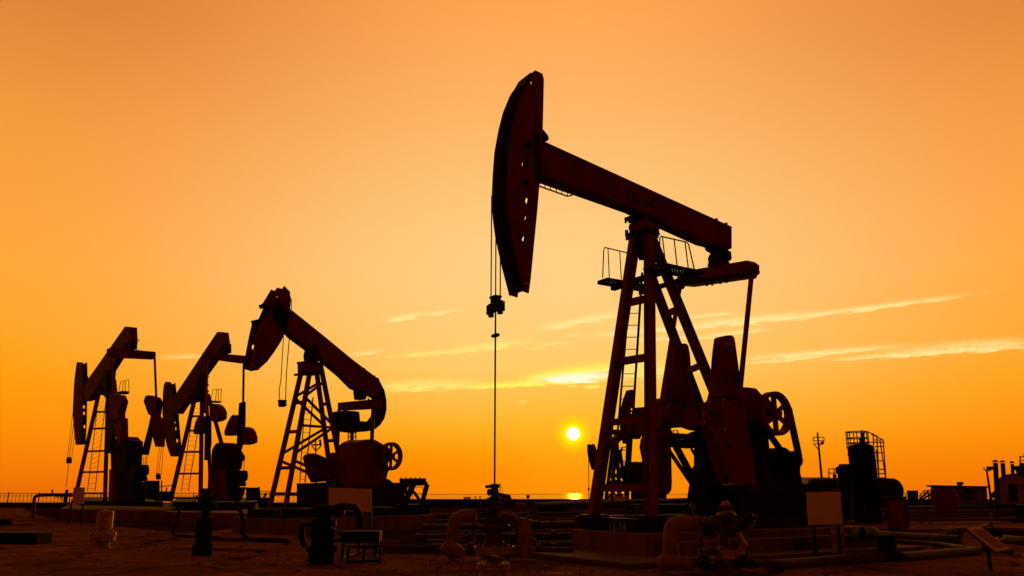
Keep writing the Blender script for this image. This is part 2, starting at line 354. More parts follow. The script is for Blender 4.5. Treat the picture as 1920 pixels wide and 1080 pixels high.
# sea wall, lower in the middle, with a railing on its left stretch
def wz(py, Y): return at(960, py, Y).z
WY = 90.
xa = at(0,930,WY).x; xb = at(512,930,WY).x
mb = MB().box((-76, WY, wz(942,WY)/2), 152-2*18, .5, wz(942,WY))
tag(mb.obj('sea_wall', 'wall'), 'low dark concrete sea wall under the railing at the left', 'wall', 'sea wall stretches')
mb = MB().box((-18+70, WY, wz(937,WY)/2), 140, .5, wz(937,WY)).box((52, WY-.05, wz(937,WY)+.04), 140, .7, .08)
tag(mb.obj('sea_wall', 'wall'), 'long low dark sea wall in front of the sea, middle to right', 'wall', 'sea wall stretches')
fr = thing('railing', at(250,942,WY), 'thin balustrade railing on the sea wall behind the two left pumping units', 'railing')
mb = MB(); zt = wz(925,WY); zb = wz(942,WY)
for z, r in ((zt,.035), (zt-.28,.02), (zb+.12,.02)): mb.tube([(-75,WY,z), (-19.5,WY,z)], r, 6)
mb.obj('rail', 'dark', fr)
mb = MB(); x = -75.
k = 0
while x < -19.5:
    mb.bar((x,WY,zb), (x,WY,zt+(.1 if k % 8 == 0 else 0)), .09 if k % 8 == 0 else .035); x += .42; k += 1
mb.obj('baluster', 'dark', fr)['kind'] = 'stuff'
fr = thing('railing', (70,WY,1), 'thin pipe railing on the sea wall at far right', 'railing')
mb = MB()
for z in (wz(925,WY), wz(930,WY)): mb.tube([(at(1655,930,WY).x,WY,z), (at(1990,930,WY).x,WY,z)], .025, 6)
for i in range(24): xx = lerp(at(1655,930,WY).x, at(1990,930,WY).x, i/23); mb.bar((xx,WY,wz(937,WY)), (xx,WY,wz(925,WY)), .05)
mb.obj('rail', 'dark', fr)
fr = thing('railing', at(780,937,86), 'small open pipe railing between the pulley stand and the sea wall', 'railing')
mb = MB(); a = at(757,913,86); b = at(793,913,86); c = at(793,937,86); d = at(757,937,86)
mb.tube([d,a,b,c], .045, 6).tube([lerp(a,d,.5), lerp(b,c,.5)], .03, 6).tube([lerp(a,b,.45), lerp(d,c,.45)], .03, 6); mb.obj('rail', 'dark', fr)
# raised concrete pads and seams
pm = mat('worn_concrete_pad', (.42,.17,.10), (.27,.105,.06), .92, 0, .5, .55, .0, (1,.8,1), 9, (.38,.62))
roughen(pm)
def pad(name, corners, z, m=pm, h=None):
    pts = [pz(x, y, 0.) for x, y in corners]
    return structure(MB().prism(pts, Vector((0,0,z))).obj(name, m))
pad('foreground_pavement', [(-300,1019), (60,1025), (400,1049), (660,1079), (720,1150), (-700,1400)], .05)
pad('pavement_pad', [(430,1000), (560,1006), (500,1034), (330,1030)], .05)
pad('pavement_pad', [(-60,972), (60,974), (70,984), (-60,986)], .05)
pad('pavement_pad', [(1560,974), (1930,978), (1990,1000), (1560,992)], .06)
pad('pavement_pad', [(1480,1066), (1800,1046), (2060,1050), (2300,1150), (1380,1150)], .05)
for (x0,y0,x1,y1) in ((250,1038,700,1068), (0,992,430,1000), (640,1062,1100,1076), (1000,1056,1240,1074)):
    a, b = pz(x0,y0,.006), pz(x1,y1,.006); d = (b-a).normalized(); n = Vector((-d.y,d.x,0))*.035
    structure(MB().add([a-n,b-n,b+n,a+n], [(0,1,2,3)]).obj('pavement_seam', 'black'))

om = mat('oil_soaked_ground', (.035,.014,.008), (.11,.045,.024), .95, 0, .5, .5, .0, (1,.8,1), 9, (.5,.72))
def patch(corners, z=.012): return structure(MB().prism([pz(x,y,0) for x,y in corners], Vector((0,0,z))).obj('oily_ground', om))
patch([(690,947.5),(1300,947.5),(1130,1036),(700,1040)])
patch([(40,951),(520,951),(520,975),(400,996),(330,998),(120,976),(70,966)], .013)
patch([(1440,950),(1990,950),(1990,968),(1780,972),(1600,972),(1560,1040),(1440,1048)], .014)
patch([(1300,953),(1438,953),(1438,1000),(1300,1000)], .011)

rnd = random.Random(11); mb = MB()
for _ in range(900):
    px_, py_ = rnd.uniform(-60, 1980), 965+115*rnd.random()**.8
    p = pz(px_, py_, 0); r = rnd.uniform(.008,.030)*(2.2 if rnd.random() < .05 else 1); k = [rnd.uniform(.6,1.2) for _ in range(6)]
    mb.add([p+Vector((r*k[0],0,.05)), p+Vector((0,r*k[1],.05)), p+Vector((-r*k[2],0,.05)), p+Vector((0,-r*k[3],.05)), p+Vector((r*.2,r*.1,.05+r*k[4]*.45)), p+Vector((0,0,-.03))], [(0,1,4),(1,2,4),(2,3,4),(3,0,4),(1,0,5),(2,1,5),(3,2,5),(0,3,5)])
so_ = mb.obj('gravel', 'conc', origin=(0,20,0)); so_['kind'] = 'stuff'; so_['label'] = 'loose stones and grit scattered over the worn concrete ground'; so_['category'] = 'gravel'
# ------------------------------------------------------------------ the large pumping unit (18-14)
F = Fr((2.784, 21.373), 32)
def at_v(fr, pts, v): return [fr.p(x, y, v) for x, y in pts]
def ladder_mb(a0, a1, b0, b1, n, r=.03, rr=.014):
    m_ = MB().bar(a0, a1, r*2, r*2.4).bar(b0, b1, r*2, r*2.4)
    for i in range(n): t = (i+.5)/n; m_.tube([lerp(a0,a1,t), lerp(b0,b1,t)], rr, 6)
    return m_
def wheel_mb(c, ax, ro, ri, th, spokes, hub, sw, up):
    ax = Vector(ax).normalized(); up = Vector(up).normalized(); x = ax.cross(up)
    m_ = MB().ring(c, ax, ro, ri, th); m_.lathe(c-ax*th*.7, ax, [(hub,0), (hub,th*1.4)], 18)
    for k in range(spokes):
        a = 2*math.pi*k/spokes; d = up*math.cos(a)+x*math.sin(a); m_.bar(c+d*hub*.8, c+d*(ri+.01), sw, th*.5, up=ax)
    return m_
def grating_mb(c0, c1, c2, c3, n1, n2, w=.02):
    m_ = MB()
    for i in range(n1+1): t = i/n1; m_.bar(lerp(c0,c1,t), lerp(c3,c2,t), w, .03)
    for i in range(n2+1): t = i/n2; m_.bar(lerp(c0,c3,t)-Z3*.004, lerp(c1,c2,t)-Z3*.004, w, .03)
    return m_
# plinth
Z0 = .91
pl = thing('concrete_plinth', F.w(3, 0, 0), 'big stained concrete plinth carrying the tall red pumping unit', 'plinth')
def uvbox(mb, fr, u0, u1, v0, v1, z0, z1): return mb.box(fr.w((u0+u1)/2,(v0+v1)/2,(z0+z1)/2), u1-u0, abs(v1-v0), z1-z0, X=fr.U3, Y=-fr.V3)
vl = F.l(F.pu(1092,975,-.75))[1]; vc = F.l(F.pu(1072,1005,-.95))[1]
uvbox(MB(), F, -.95, 7.2, vc, 2.05, 0, .60).obj('plinth_block', 'conc', pl, bevel=.03)
uvbox(MB(), F, -.60, 7.4, 2.06, 2.5, 0, .42).obj('plinth_step', 'conc', pl, bevel=.02)
ap = structure(uvbox(MB(), F, -2.6, 7.6, vc-.5, 3.4, .0, .12).obj('concrete_apron', 'slab', bevel=.02))
PU = thing('pumping_unit', F.w(0,0,0), 'largest oil pumping unit, dark red, horsehead raised high against the sunset', 'pumpjack', 'oil pumping units')
mb = uvbox(MB(), F, -.75, -.35, vl, 1.55, .60, Z0)
sk = mb.obj('base_frame', 'black', PU, bevel=.01)
mb = MB()
uvbox(mb, F, -.34, 7.0, 1.15, 1.5, .60, Z0); uvbox(mb, F, -.34, 7.0, -1.5, -1.15, .60, Z0)
for u in (1.2, 2.6, 4.2, 5.6, 6.9): uvbox(mb, F, u, u+.25, -1.15, 1.15, .60, Z0-.02)
mb.obj('skid_rail', 'dark', PU, bevel=.01)
ta = F.pu(1141,996,-.754)
text_part('unit_number', '18-14', ta, F.V3, Z3, .24, 'paint', sk)
# tower legs
LB = pz(1113,969,Z0); RB = pz(1221,972,Z0)
LT = F.p(1193,430,-.26); RT = F.p(1217,432,.26)
l1 = MB().bar(LB, LT, .27, .22, up=F.V3, h_shape=True); 
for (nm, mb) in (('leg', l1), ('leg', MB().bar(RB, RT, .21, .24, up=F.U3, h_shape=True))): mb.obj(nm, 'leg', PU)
QN = F.p(1331,715,.75); TN = F.p(1222,447,.30); NB = onz(TN, QN, Z0)
QF = F.p(1305,742,-.55); TF = F.p(1214,500,-.25); FB = onz(TF, QF, Z0)
MB().bar(NB, TN, .20, .22, up=F.V3, h_shape=True).obj('leg', 'red', PU)
MB().bar(FB, TF, .20, .22, up=F.V3, h_shape=True).obj('leg', 'red', PU)
for py, hh in ((561,.20), (672,.20), (788,.17), (914,.20)):
    # rung heights read on the near leg
    t = (972-py)/(972-432); zz = None
    z = F.p(lerp(1221,1217,t), py, lerp(.96,.26,t)).z
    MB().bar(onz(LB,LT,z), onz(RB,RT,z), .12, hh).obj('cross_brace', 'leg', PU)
for pya, pyb in ((580,580), (683,683)):
    z = F.p(1290, pya, .5).z
    MB().bar(onz(FB,TF,z), onz(NB,TN,z), .12, .16).obj('cross_brace', 'red', PU)
MB().bar(onz(LB,LT,3.1), onz(FB,TF,3.1), .12, .14).obj('cross_brace', 'red', PU)
# foot plates
mb = MB()
for p in (LB, RB): mb.box(p+Z3*.03, .62, .5, .06, X=F.V3, Y=F.U3)
mb.obj('foot_plate', 'dark', PU)
# tower head, saddle and centre bearing
hd = at_v(F, [(1183,424), (1199,414), (1214,418), (1228,420), (1228,446), (1236,500), (1226,560), (1212,500), (1196,488), (1186,470), (1181,446)], .34)
MB().solid(F, [(1182,425), (1190,415), (1228,419), (1229,442), (1182,444)], .36, .72).obj('tower_head', 'red', PU, bevel=.02)
mb = MB().solid(F, [(1173,438), (1236,434), (1237,441), (1173,446)], .46, .92)
for x, y in ((1175,437), (1233,433), (1176,446), (1232,442)): mb.lathe(F.p(x,y,.4)-Z3*.06, Z3, [(.05,0), (.05,.14)], 6)
mb.obj('top_plate', 'dark', PU)
mb = MB().lathe(F.p(1204,427,-.34), F.V3, [(.12,0), (.16,.05), (.16,.63), (.12,.68)], 24)
mb.solid(F, [(1171,408), (1190,411), (1243,418), (1240,424), (1188,418), (1172,412)], .28, .56)
for x in (1173,1180,1187,1236): mb.lathe(F.p(x,413,.20)-Z3*.08, Z3, [(.035,0), (.035,.16)], 6); mb.lathe(F.p(x,413,-.2)-Z3*.08, Z3, [(.035,0), (.035,.16)], 6)
mb.obj('centre_bearing', 'dark', PU, smooth=False)
# gusset between front legs under the head
MB().solid(F, [(1190,446), (1228,446), (1228,500), (1212,488), (1198,488)], .1, .1).obj('gusset', 'dark', PU)
# ladder
a0 = F.pu(1150,905,.5); a1 = F.pu(1177,590,1.0); b0 = F.pu(1179,905,.5); b1 = F.pu(1199,590,1.0)
lad = ladder_mb(lerp(a0,a1,-.15), lerp(a0,a1,1.27), lerp(b0,b1,-.15), lerp(b0,b1,1.27), 19, .022, .012); lad.obj('ladder', 'dark', PU)
# service platform round the tower head
zp = 7.50
pf = MB()
VL, VR = -.95, 1.15
def pc(u, v, dz=0.): return F.w(u, v, zp+dz)
uL0 = F.l(F.p(1121,519,VL-.35))[0]; uL1 = F.l(F.p(1185,532,VL))[0]
uR0 = .70; uR1 = F.l(F.p(1310,508,VR))[0]
for (u0,u1,v0,v1) in ((uL0, 2.2, VL-.35, VL+.10), (.75, 2.3, VR-.55, VR)):
    pf.bar(pc(u0,v0), pc(u1,v0), .05, .10).bar(pc(u0,v1), pc(u1,v1), .05, .10).bar(pc(u0,v0), pc(u0,v1), .05, .10).bar(pc(u1,v0), pc(u1,v1), .05, .10)
for u in (uL0+.5, 1.1, 2.1): pf.bar(pc(u,VL-.35,-.1), pc(u,VR,-.1), .07, .14)
plo = pf.obj('platform', 'dark', PU)
g1_ = grating_mb(pc(uL0,VL-.35), pc(2.2,VL-.35), pc(2.2,VL+.10), pc(uL0,VL+.10), 17, 4, .010)
o_ = grating_mb(pc(.75,VR-.55), pc(2.3,VR-.55), pc(2.3,VR), pc(.75,VR), 15, 5, .010); g1_.add(o_.v, o_.f); g1_.obj('grating', 'dark', plo)
def rail_mb(P, hs, r=.018):
    m_ = MB()
    return m_
mb = MB()
T = [F.p(x,y,VL) for x,y in ((1130,521), (1132,468), (1134,464), (1176,474))]
mb.tube(T, .018, 6)
for (xa_,ya_,xb_,yb_) in ((1140,466,1142.5,522), (1162,471,1165,524)): mb.tube([F.p(xa_,ya_,VL), F.p(xb_,yb_,VL)], .016, 6)
mb.obj('railing', 'dark', plo)
mb = MB()
T = [F.p(x,y,VR) for x,y in ((1237,470), (1237,447), (1239,443), (1287,454), (1291,458), (1302,506))]
mb.tube(T, .020, 6)
for (xa_,ya_,xb_,yb_) in ((1242,444,1248,496), (1264,449,1269.5,498), (1284.5,454,1291,507)): mb.tube([F.p(xa_,ya_,VR), F.p(xb_,yb_,VR)], .018, 6)
mb.obj('railing', 'dark', plo)
MB().solid(F, [(1248.5,493), (1291,502), (1291,508), (1248.5,499)], VR+.01, .02).obj('kick_plate', 'dark', plo)
# walking beam: box girder
bt = [(1010,264.5), (1371,426)]; BV = .22
bm_pts = at_v(F, [(1012,263), (1371,426), (1371,464), (1325,452), (1190,390), (1113,356), (1014,327)], BV)
wb = MB().prism(bm_pts, -F.V3*BV*2); wbo = wb.obj('walking_beam', 'red', PU, bevel=.015)
mb = MB()      # flanges standing proud of the web
for pa, pb in (((1013,264.5), (1371,427)), ((1014,326), (1190,389)), ((1190,389), (1325,451)), ((1325,451), (1370.5,463))):
    a = F.p(*pa, BV)-F.V3*BV; b = F.p(*pb, BV)-F.V3*BV; mb.bar(a, b, .50, .05)
mb.bar(F.p(1370,427,BV)-F.V3*BV, F.p(1370,466,BV)-F.V3*BV, .48, .05, up=F.U3)
mb.obj('beam_flange', 'red', wbo)
bd = (F.p(1371,426,BV+.004)-F.p(1012,263,BV+.004)).normalized(); bn = (Z3-bd*bd.z).normalized()
text_part('unit_number', '18-14', F.p(1171,373,BV+.008), bd, bn, .40, 'digit', wbo)
mb = MB()
for x, y in ((1348,413), (1366,421), (1022,268)): mb.lathe(F.p(x,y,BV)-F.V3*.1, Z3, [(.05,-.08), (.05,.08), (.02,.09)], 6)
for x, y in ((1162,358), (1254,402)): mb.lathe(F.p(x,y,BV-.01), F.V3, [(.05,0), (.05,.03)], 8)
mb.obj('bolt', 'black', wbo)
# lower cable guard rail under the beam
mb = MB()
ga = F.p(1011,349,-.2); gb = F.p(1064,368,-.2); gc = F.p(1073,366,-.2)
mb.tube([ga, gb, gc], .022, 6)
for t in (0,.2,.4,.6,.8,1): p = lerp(ga,gb,t); mb.tube([p, p+Z3*.17], .014, 6)
mb.obj('guard_rail', 'dark', wbo)
# horsehead
HV = .275
near = [(1003.6,131.5), (995,138), (984,158), (977,169), (965.6,197), (957,232), (950,272), (947,314), (945.5,353), (946,380), (947.5,398), (952,432), (958,460), (965,491), (974,525), (979.5,546),
        (991.6,550), (995,525), (1001.5,458), (1007.5,396), (1012,342), (1017.6,252), (1020,148), (1017,138)]
def poly_hole(fr, x, y, rx, ry, v, n=12): return [fr.p(x+rx*math.cos(2*math.pi*k/n), y+ry*math.sin(2*math.pi*k/n), v) for k in range(n)]
hn = [poly_hole(F, x, y, rx, ry, HV) for x, y, rx, ry in ((999,154,4.5,6), (990.5,272,6.5,6.5), (986,308,7.5,7), (985,341,7,7), (985,377,7,7), (982.5,410,7.5,7), (980,444,8,8))]
outer = at_v(F, near, HV)
hh = MB().plate(outer, hn, -F.V3*.02)
# far side plate: same shape moved across, its openings a little offset as the photograph shows
far = [p-F.V3*(HV*2) for p in outer]
hf = [poly_hole(F, x, y, rx, ry, -HV) for x, y, rx, ry in ((999,154,5,7), (980,306,6,7), (990,377,6,7), (989,411,6,7), (984,450,6,7))]
hh.plate([p+F.V3*.02 for p in far], [[q+F.V3*.02 for q in h_] for h_ in hf], -F.V3*.02)
hho = hh.obj('horsehead', 'red', PU)
k0, k1 = 1, 15
mb = MB()
arc = outer[k0:k1+1]; n_a = len(arc)
vs = []; 
for p in arc: vs += [p+F.V3*.03, p-F.V3*(HV*2+.03)]
inn = []
for i, p in enumerate(arc):
    d = (arc[min(i+1,n_a-1)]-arc[max(i-1,0)]).normalized(); nrm = d.cross(F.V3); 
    if nrm.dot(F.U3) < 0: nrm = -nrm
    inn += [vs[2*i]+nrm*.05, vs[2*i+1]+nrm*.05]
    vs[2*i] -= nrm*.03; vs[2*i+1] -= nrm*.03
nn = len(vs); fs = []
for i in range(n_a-1):
    a = 2*i; fs += [(a,a+1,a+3,a+2), (nn+a,nn+a+2,nn+a+3,nn+a+1), (a,a+2,nn+a+2,nn+a), (a+1,nn+a+1,nn+a+3,a+3)]
fs += [(0,nn,nn+1,1), (nn-2,nn-1,2*nn-1,2*nn-2)]
MB().add(vs+inn, fs).obj('arc_plate', 'dark', hho)
mb = MB()       # rope grooves on the arc face
for vv in (-.17, 0., .17):
    mb.tube([p-F.V3*(HV-vv)-(F.U3*.06) for p in arc[1:-1]], .022, 6)
mb.obj('rope_guide', 'dark', hho)
mb = MB().solid(F, [(1010,247), (1016,245), (1027,253), (1027,260), (1020,268), (1008,270)], .2, .4)
mb.prism(at_v(F, [(1003,247), (1012,255), (1016,343), (1008,343), (1004,300)], HV+.04), -F.V3*(HV*2+.08)); mb.obj('head_bracket', 'dark', hho)
mb = MB()
for k in (7, 12, 15, 3): p = near[k]; q = (2016-p[0]-8 if False else None)
for y, x0, x1 in ((222,962,1017), (430,953,1003), (515,972,995)):
    mb.solid(F, [(x0+14,y), (x1,y+3), (x1,y+7), (x0+14,y+4)], .2, .4)
mb.obj('web_plate', 'dark', hho)
MB().prism(at_v(F, [(974.5,528), (993.5,530.5), (993,534), (975.5,531.5)], HV+.008), -F.V3*.006).obj('paint_mark', 'paint', hho)
# bridle, carrier bar, polished rod
rod = F.l(F.p(929,600,0))[0]
def rp(py, v=0.): return F.w(rod, v, F.p(929,py,0).z)
for v, x0, y0, x1 in ((-.33,926,430,921.5), (0,0,0,0), (.33,0,0,0)):
    ytop = {-.33:432, 0:478, .33:515}[v]
    MB().tube([rp(578, v*.68), rp(362, v*.68)], .018, 6).obj('bridle_cable', 'cable', PU)
cbar = MB(); zc = rp(577).z
cbar.box(F.w(rod,0,zc), .16, .58, .17, X=F.U3, Y=-F.V3).box(F.w(rod,0,zc+.16), .16, .24, .20, X=F.U3, Y=-F.V3).box(F.w(rod,0,zc+.27), .2, .28, .05, X=F.U3, Y=-F.V3)
for v in (-.22,.22): cbar.box(F.w(rod,v,zc-.13), .1, .11, .14, X=F.U3, Y=-F.V3); cbar.box(F.w(rod,v,zc+.10), .1, .13, .08, X=F.U3, Y=-F.V3)
for v in (-.29,.29): cbar.box(F.w(rod,v,zc-.01), .16, .06, .24, X=F.U3, Y=-F.V3)
cbar.obj('carrier_bar', 'black', PU)
MB().tube([rp(600), rp(909)], .021, 8).tube([rp(560), rp(601)], .021, 8).obj('polished_rod', 'cable', PU)
MB().box(rp(629), .08, .22, .08, X=F.U3, Y=-F.V3).box(rp(629)+Z3*.0, .1, .27, .035, X=F.U3, Y=-F.V3).obj('rod_clamp', 'black', PU)
# tail bearing and equalizer beam
UT = 4.19
mb = MB().solid(F, [(1320,463), (1371,472), (1370,480), (1366,479), (1358,477), (1324,470)], .24, .48)
mb.solid(F, [(1337,474), (1366,477), (1364,490), (1368,495), (1352,500), (1326,500), (1330,492), (1330,483)], .16, .32)
mb.lathe(F.p(1347,486,-.2), F.V3, [(.16,0), (.16,.4)], 20).obj('tail_bearing', 'dark', PU)
def at_u(fr, pts, u): return [fr.pu(x, y, u) for x, y in pts]
UE = 4.0
eq = MB().prism(at_u(F, [(1268,521), (1284,508), (1400,488), (1408,494), (1408,505), (1394,514), (1268,529)], UE), F.U3*.36)
eqo = eq.obj('equalizer_beam', 'red', PU, bevel=.012)
mb = MB().prism(at_u(F, [(1266,526), (1394,512), (1406,504), (1406,509), (1394,519), (1284,535), (1270,534)], UE-.03), F.U3*.42)
for x,y in ((1325,533), (1335,532), (1350,529), (1362,527)): mb.lathe(F.pu(x,y-5,UE+.1), -Z3, [(.035,0), (.035,.14)], 6)
mb.obj('lower_flange', 'dark', eqo)
# pitmans
v_n = F.l(F.pu(1408,515,UE+.18))[1]; v_f = F.l(F.pu(1275,535,UE+.18))[1]
VCN, VCF = 1.42, -1.42
pn0 = F.pu(1409,516,UE+.18); pn1 = F.p(1387,738,VCN); pf0 = F.pu(1275,536,UE+.18); pf1 = F.p(1240,757,VCF)
for a, b in ((pn0, pn1), (pf0, pf1)):
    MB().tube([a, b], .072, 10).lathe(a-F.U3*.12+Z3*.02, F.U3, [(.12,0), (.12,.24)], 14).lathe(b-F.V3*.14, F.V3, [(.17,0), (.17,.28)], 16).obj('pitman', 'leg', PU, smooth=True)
# cranks with counterweights
VN, VF = 1.16, -1.16
def crank(fr, polys, v, th, arm, bolts, parent, m='red', bd_=.02):
    c = MB().solid(fr, arm, v, th*.6).obj('crank', m, parent, bevel=bd_)
    for i, pp in enumerate(polys):
        MB().solid(fr, pp, v+th*.5, th*1.3).obj('counterweight', m, c, bevel=bd_)
    if bolts:
        b_ = MB()
        for x, y in bolts: b_.lathe(fr.p(x,y,v+th*.5-.02), fr.V3, [(.06,0), (.06,.06), (.03,.061)], 10)
        b_.obj('bolt', 'black', c)
    return c
top_n = [(1335,747), (1334,727), (1334,707), (1337,682), (1342,658), (1347.5,638), (1349,632.5), (1357,629.7), (1372,628.7), (1377,632.5), (1379,640), (1382.5,670), (1386,703), (1386.5,727), (1380,746)]
bot_n = [(1314,754), (1326,752), (1388,752), (1400,800), (1412,850), (1418,890), (1416,908), (1357,911), (1346,890), (1335,861), (1325,826), (1315,797)]
cn = crank(F, [top_n, bot_n], VN, .30, [(1345,650), (1378,650), (1392,745), (1400,880), (1350,880), (1340,750)], [(1363.5,658), (1359,711), (1379,709), (1332,775), (1344,838), (1364,837), (1360,896)], PU)
MB().prism(at_v(F, [(1357,641), (1377,643), (1378,647.5), (1358,645)], VN+.155), -F.V3*.005).obj('paint_mark', 'paint', cn)
MB().prism(at_v(F, [(1357,907.5), (1381,905), (1381,908.5), (1357,911)], VN+.155), -F.V3*.005).obj('paint_mark', 'paint', cn)
mb = MB()
for (x,y) in ((1354,745), (1377,742), (1355,757), (1318,772), (1320,785), (1358,800), (1334,800)):
    mb.prism(at_v(F, [(x,y), (x+2.4,y+.6), (x+3.4,y+10), (x+1.2,y+10)], VN+.156), -F.V3*.006)
mb.obj('paint_mark', 'paint', cn)
top_f = [(1243,752), (1252,690), (1262,655), (1268,646), (1274,644.5), (1286,644), (1291,648), (1294,662), (1296,700), (1300,722), (1310,752), (1308,762)]
bot_f = [(1218,800), (1252,802), (1255,835), (1258,880), (1260,915), (1258,921), (1250,927), (1236,929), (1216,925), (1212,880), (1204,861), (1198,838), (1201,824)]
crank(F, [top_f, bot_f], VF, .30, [(1262,660), (1292,660), (1300,752), (1254,803), (1256,910), (1214,910), (1236,790), (1240,760)], None, PU)
# gearbox on its stand
gb_ = MB().solid(F, [(1391,731), (1422,747.5), (1437,747.5), (1447,753), (1449,790), (1437,795), (1386,796), (1312,796), (1311,757), (1340,752), (1352,731)], .72, 1.5)
gbo = gb_.obj('gearbox', 'red', PU, bevel=.03)
mb = MB()
for v in (-.84, .76): mb.lathe(F.p(1376,776,.9)*0+F.w(2.85,v-.06,3.72), F.V3, [(.36,0), (.36,.14)], 24)
mb.lathe(F.w(4.98,.55,3.73), F.V3, [(.26,0), (.26,.24), (.12,.25), (.12,.62)], 20)
mb.obj('bearing_cap', 'red', gbo)
MB().solid(F, [(1395,757), (1422,757), (1422,790), (1395,790)], .735, .02).obj('inspection_cover', 'red', gbo, bevel=.008)
st = MB().solid(F, [(1318,796), (1434,795), (1438,811), (1441,820), (1444,850), (1446,930), (1320,930), (1312,850)], .60, 1.25); st.obj('gearbox_stand', 'dark', PU, bevel=.02)
# inner frame behind the cranks, holding the stand on the skid
mb = MB().solid(F, [(1312,796), (1309,843), (1308,873), (1300,880), (1296,905), (1290,930), (1289,968), (1392,968), (1360,900), (1332,840), (1325,796)], .3, .7)
mb.solid(F, [(1440,860), (1446,848), (1495,872), (1493,887), (1503,896), (1504,925), (1440,925)], .55, 1.0)
mb.obj('sub_frame', 'black', PU)
mb = MB().solid(F, [(1356,910), (1512,908), (1513,921), (1352,921)], .95, 1.9); mb.obj('deck_beam', 'dark', PU)
mb = MB().solid(F, [(1388,922), (1512,922), (1512,967), (1388,967)], 1.45, .06); mb.obj('side_panel', 'black', PU, bevel=.01)
mb = MB()
for x in (1456,1476,1500): mb.solid(F, [(x,921), (x+9,921), (x+9,966), (x,966)], .9, 1.8)
mb.obj('deck_post', 'black', PU)
# flywheel, belts, motor
wc = F.w(5.0, 1.0, 3.72)
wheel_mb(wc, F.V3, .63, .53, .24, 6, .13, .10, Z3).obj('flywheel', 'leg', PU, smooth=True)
mc = F.p(1490,862,1.0)
wv = Vector((0,0,0))
for sgn, nm in ((1,'drive_belt'), (-1,'drive_belt')):
    d = (mc-wc).normalized(); n = d.cross(F.V3).normalized()*sgn
    if sgn == 1: pass
    a = wc+n*.63+d*.12; b = mc+n*.22; MB().bar(a, b, .22, .05, up=n).bar(a+n*.03, b+n*.03, .16, .03, up=n).obj(nm, 'belt', PU)
mb = MB().lathe(mc-F.V3*.13, F.V3, [(.20,0), (.22,.02), (.22,.24), (.20,.26)], 24); mb.obj('motor_pulley', 'black', PU, smooth=True)
mt = MB().lathe(F.l(mc) and mc-F.V3*1.25-F.U3*.12+Z3*.02, F.V3, [(.12,0), (.30,.03), (.34,.15), (.34,1.0), (.28,1.08)], 24)
mt.solid(F, [(1444,848), (1468,846), (1482,847.5), (1494,855), (1497,880), (1492,905), (1444,905)], .5, .8)
mt.obj('electric_motor', 'black', PU, bevel=.02)
mb = MB().lathe(F.p(1426,806,.6)-F.V3*.1, F.V3, [(.30,0), (.30,.2)], 20)
mb.solid(F, [(1395,798), (1436,798), (1440,815), (1420,842), (1400,840), (1376,822)], .78, .3); mb.obj('brake_drum', 'black', PU)
mb = MB().bar(F.p(1512,919,.9), F.p(1600,925,.9), .1, .1).obj('deck_rail', 'dark', PU)
# ------------------------------------------------------------------ the pumping unit with the curved counterbalance tail (middle left)
def head_part(fr, near, hv, holes, hfar, parent, m='red', arc=None, name='horsehead'):
    sp_ = shrink(fr, near, hv, 2*hv, [(h[0], h[1]) for h in holes]); hp = sp_[len(near):]
    o_ = at_v(fr, sp_[:len(near)], hv); h_ = [poly_hole(fr, q[0], q[1], h[2], h[3], hv) for q, h in zip(hp, holes)]
    m_ = MB().plate(o_, h_, -fr.V3*.02)
    m_.plate([p-fr.V3*(2*hv-.02) for p in o_], [[q+fr.V3*.02 for q in poly_hole(fr, x, y, rx, ry, -hv)] for x, y, rx, ry in hfar], -fr.V3*.02)
    h = m_.obj(name, m, parent)
    if arc:
        m_ = MB()
        for i in range(arc[0], arc[1]):
            a, b = o_[i], o_[i+1]; n = (b-a).cross(fr.V3).normalized()*.02
            m_.prism([a+fr.V3*.02-n, b+fr.V3*.02-n, b+fr.V3*.02+n, a+fr.V3*.02+n], -fr.V3*(2*hv+.04))
        m_.obj('arc_plate', 'dark', h)
    return h
G0 = pz(519, 955, .9); G = Fr(G0.xy, 50)
P3 = thing('pumping_unit', G.w(0,0,0), 'mid-sized pumping unit with lattice tower and curved drop-weight tail, head folded aside', 'pumpjack', 'oil pumping units')
pl3 = thing('concrete_plinth', G.w(2,0,0), 'low concrete plinth under the lattice-tower pumping unit with curved tail', 'plinth')
uvbox(MB(), G, -.9, 6.8, -1.6, 1.9, 0, .60).obj('plinth_block', 'conc', pl3, bevel=.03)
mb = uvbox(MB(), G, -.7, -.35, -.9, 1.5, .60, .92); sk = mb.obj('base_frame', 'black', P3)
mb = uvbox(MB(), G, -.34, 6.6, .8, 1.2, .60, .92); uvbox(mb, G, -.34, 6.6, -1.2, -.8, .60, .92); uvbox(mb, G, 1.4, 6.4, -.8, .8, .60, .90); mb.obj('skid_rail', 'black', P3)
legs = []
for (x0,y0,x1,y1,v0,v1) in ((505,953,568,684,-.55,-.22), (534,957,583,685,.55,.22), (626,936,592,684,-.5,-.22), (654,950,601,684,.6,.22)):
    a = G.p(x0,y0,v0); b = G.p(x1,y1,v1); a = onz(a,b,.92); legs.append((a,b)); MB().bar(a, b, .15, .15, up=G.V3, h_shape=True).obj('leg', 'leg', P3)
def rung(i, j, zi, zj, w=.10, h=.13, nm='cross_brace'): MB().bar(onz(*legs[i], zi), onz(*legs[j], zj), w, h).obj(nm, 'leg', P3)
def zof(i, py):
    a, b = legs[i]; best = min(range(401), key=lambda k: abs(pyof(lerp(a,b,k/400))-py)); return lerp(a,b,best/400).z
def pyof(p):
    d = p-Vector((0,0,CZ)); f_ = d.y*math.cos(TH)+d.z*math.sin(TH); u_ = -d.y*math.sin(TH)+d.z*math.cos(TH); return 540-FPX*u_/f_
for py in (756,810,878,926): z = zof(0,py); rung(0,1,z,z)
for py in (759,827): z = zof(2,py); rung(2,3,z,z)
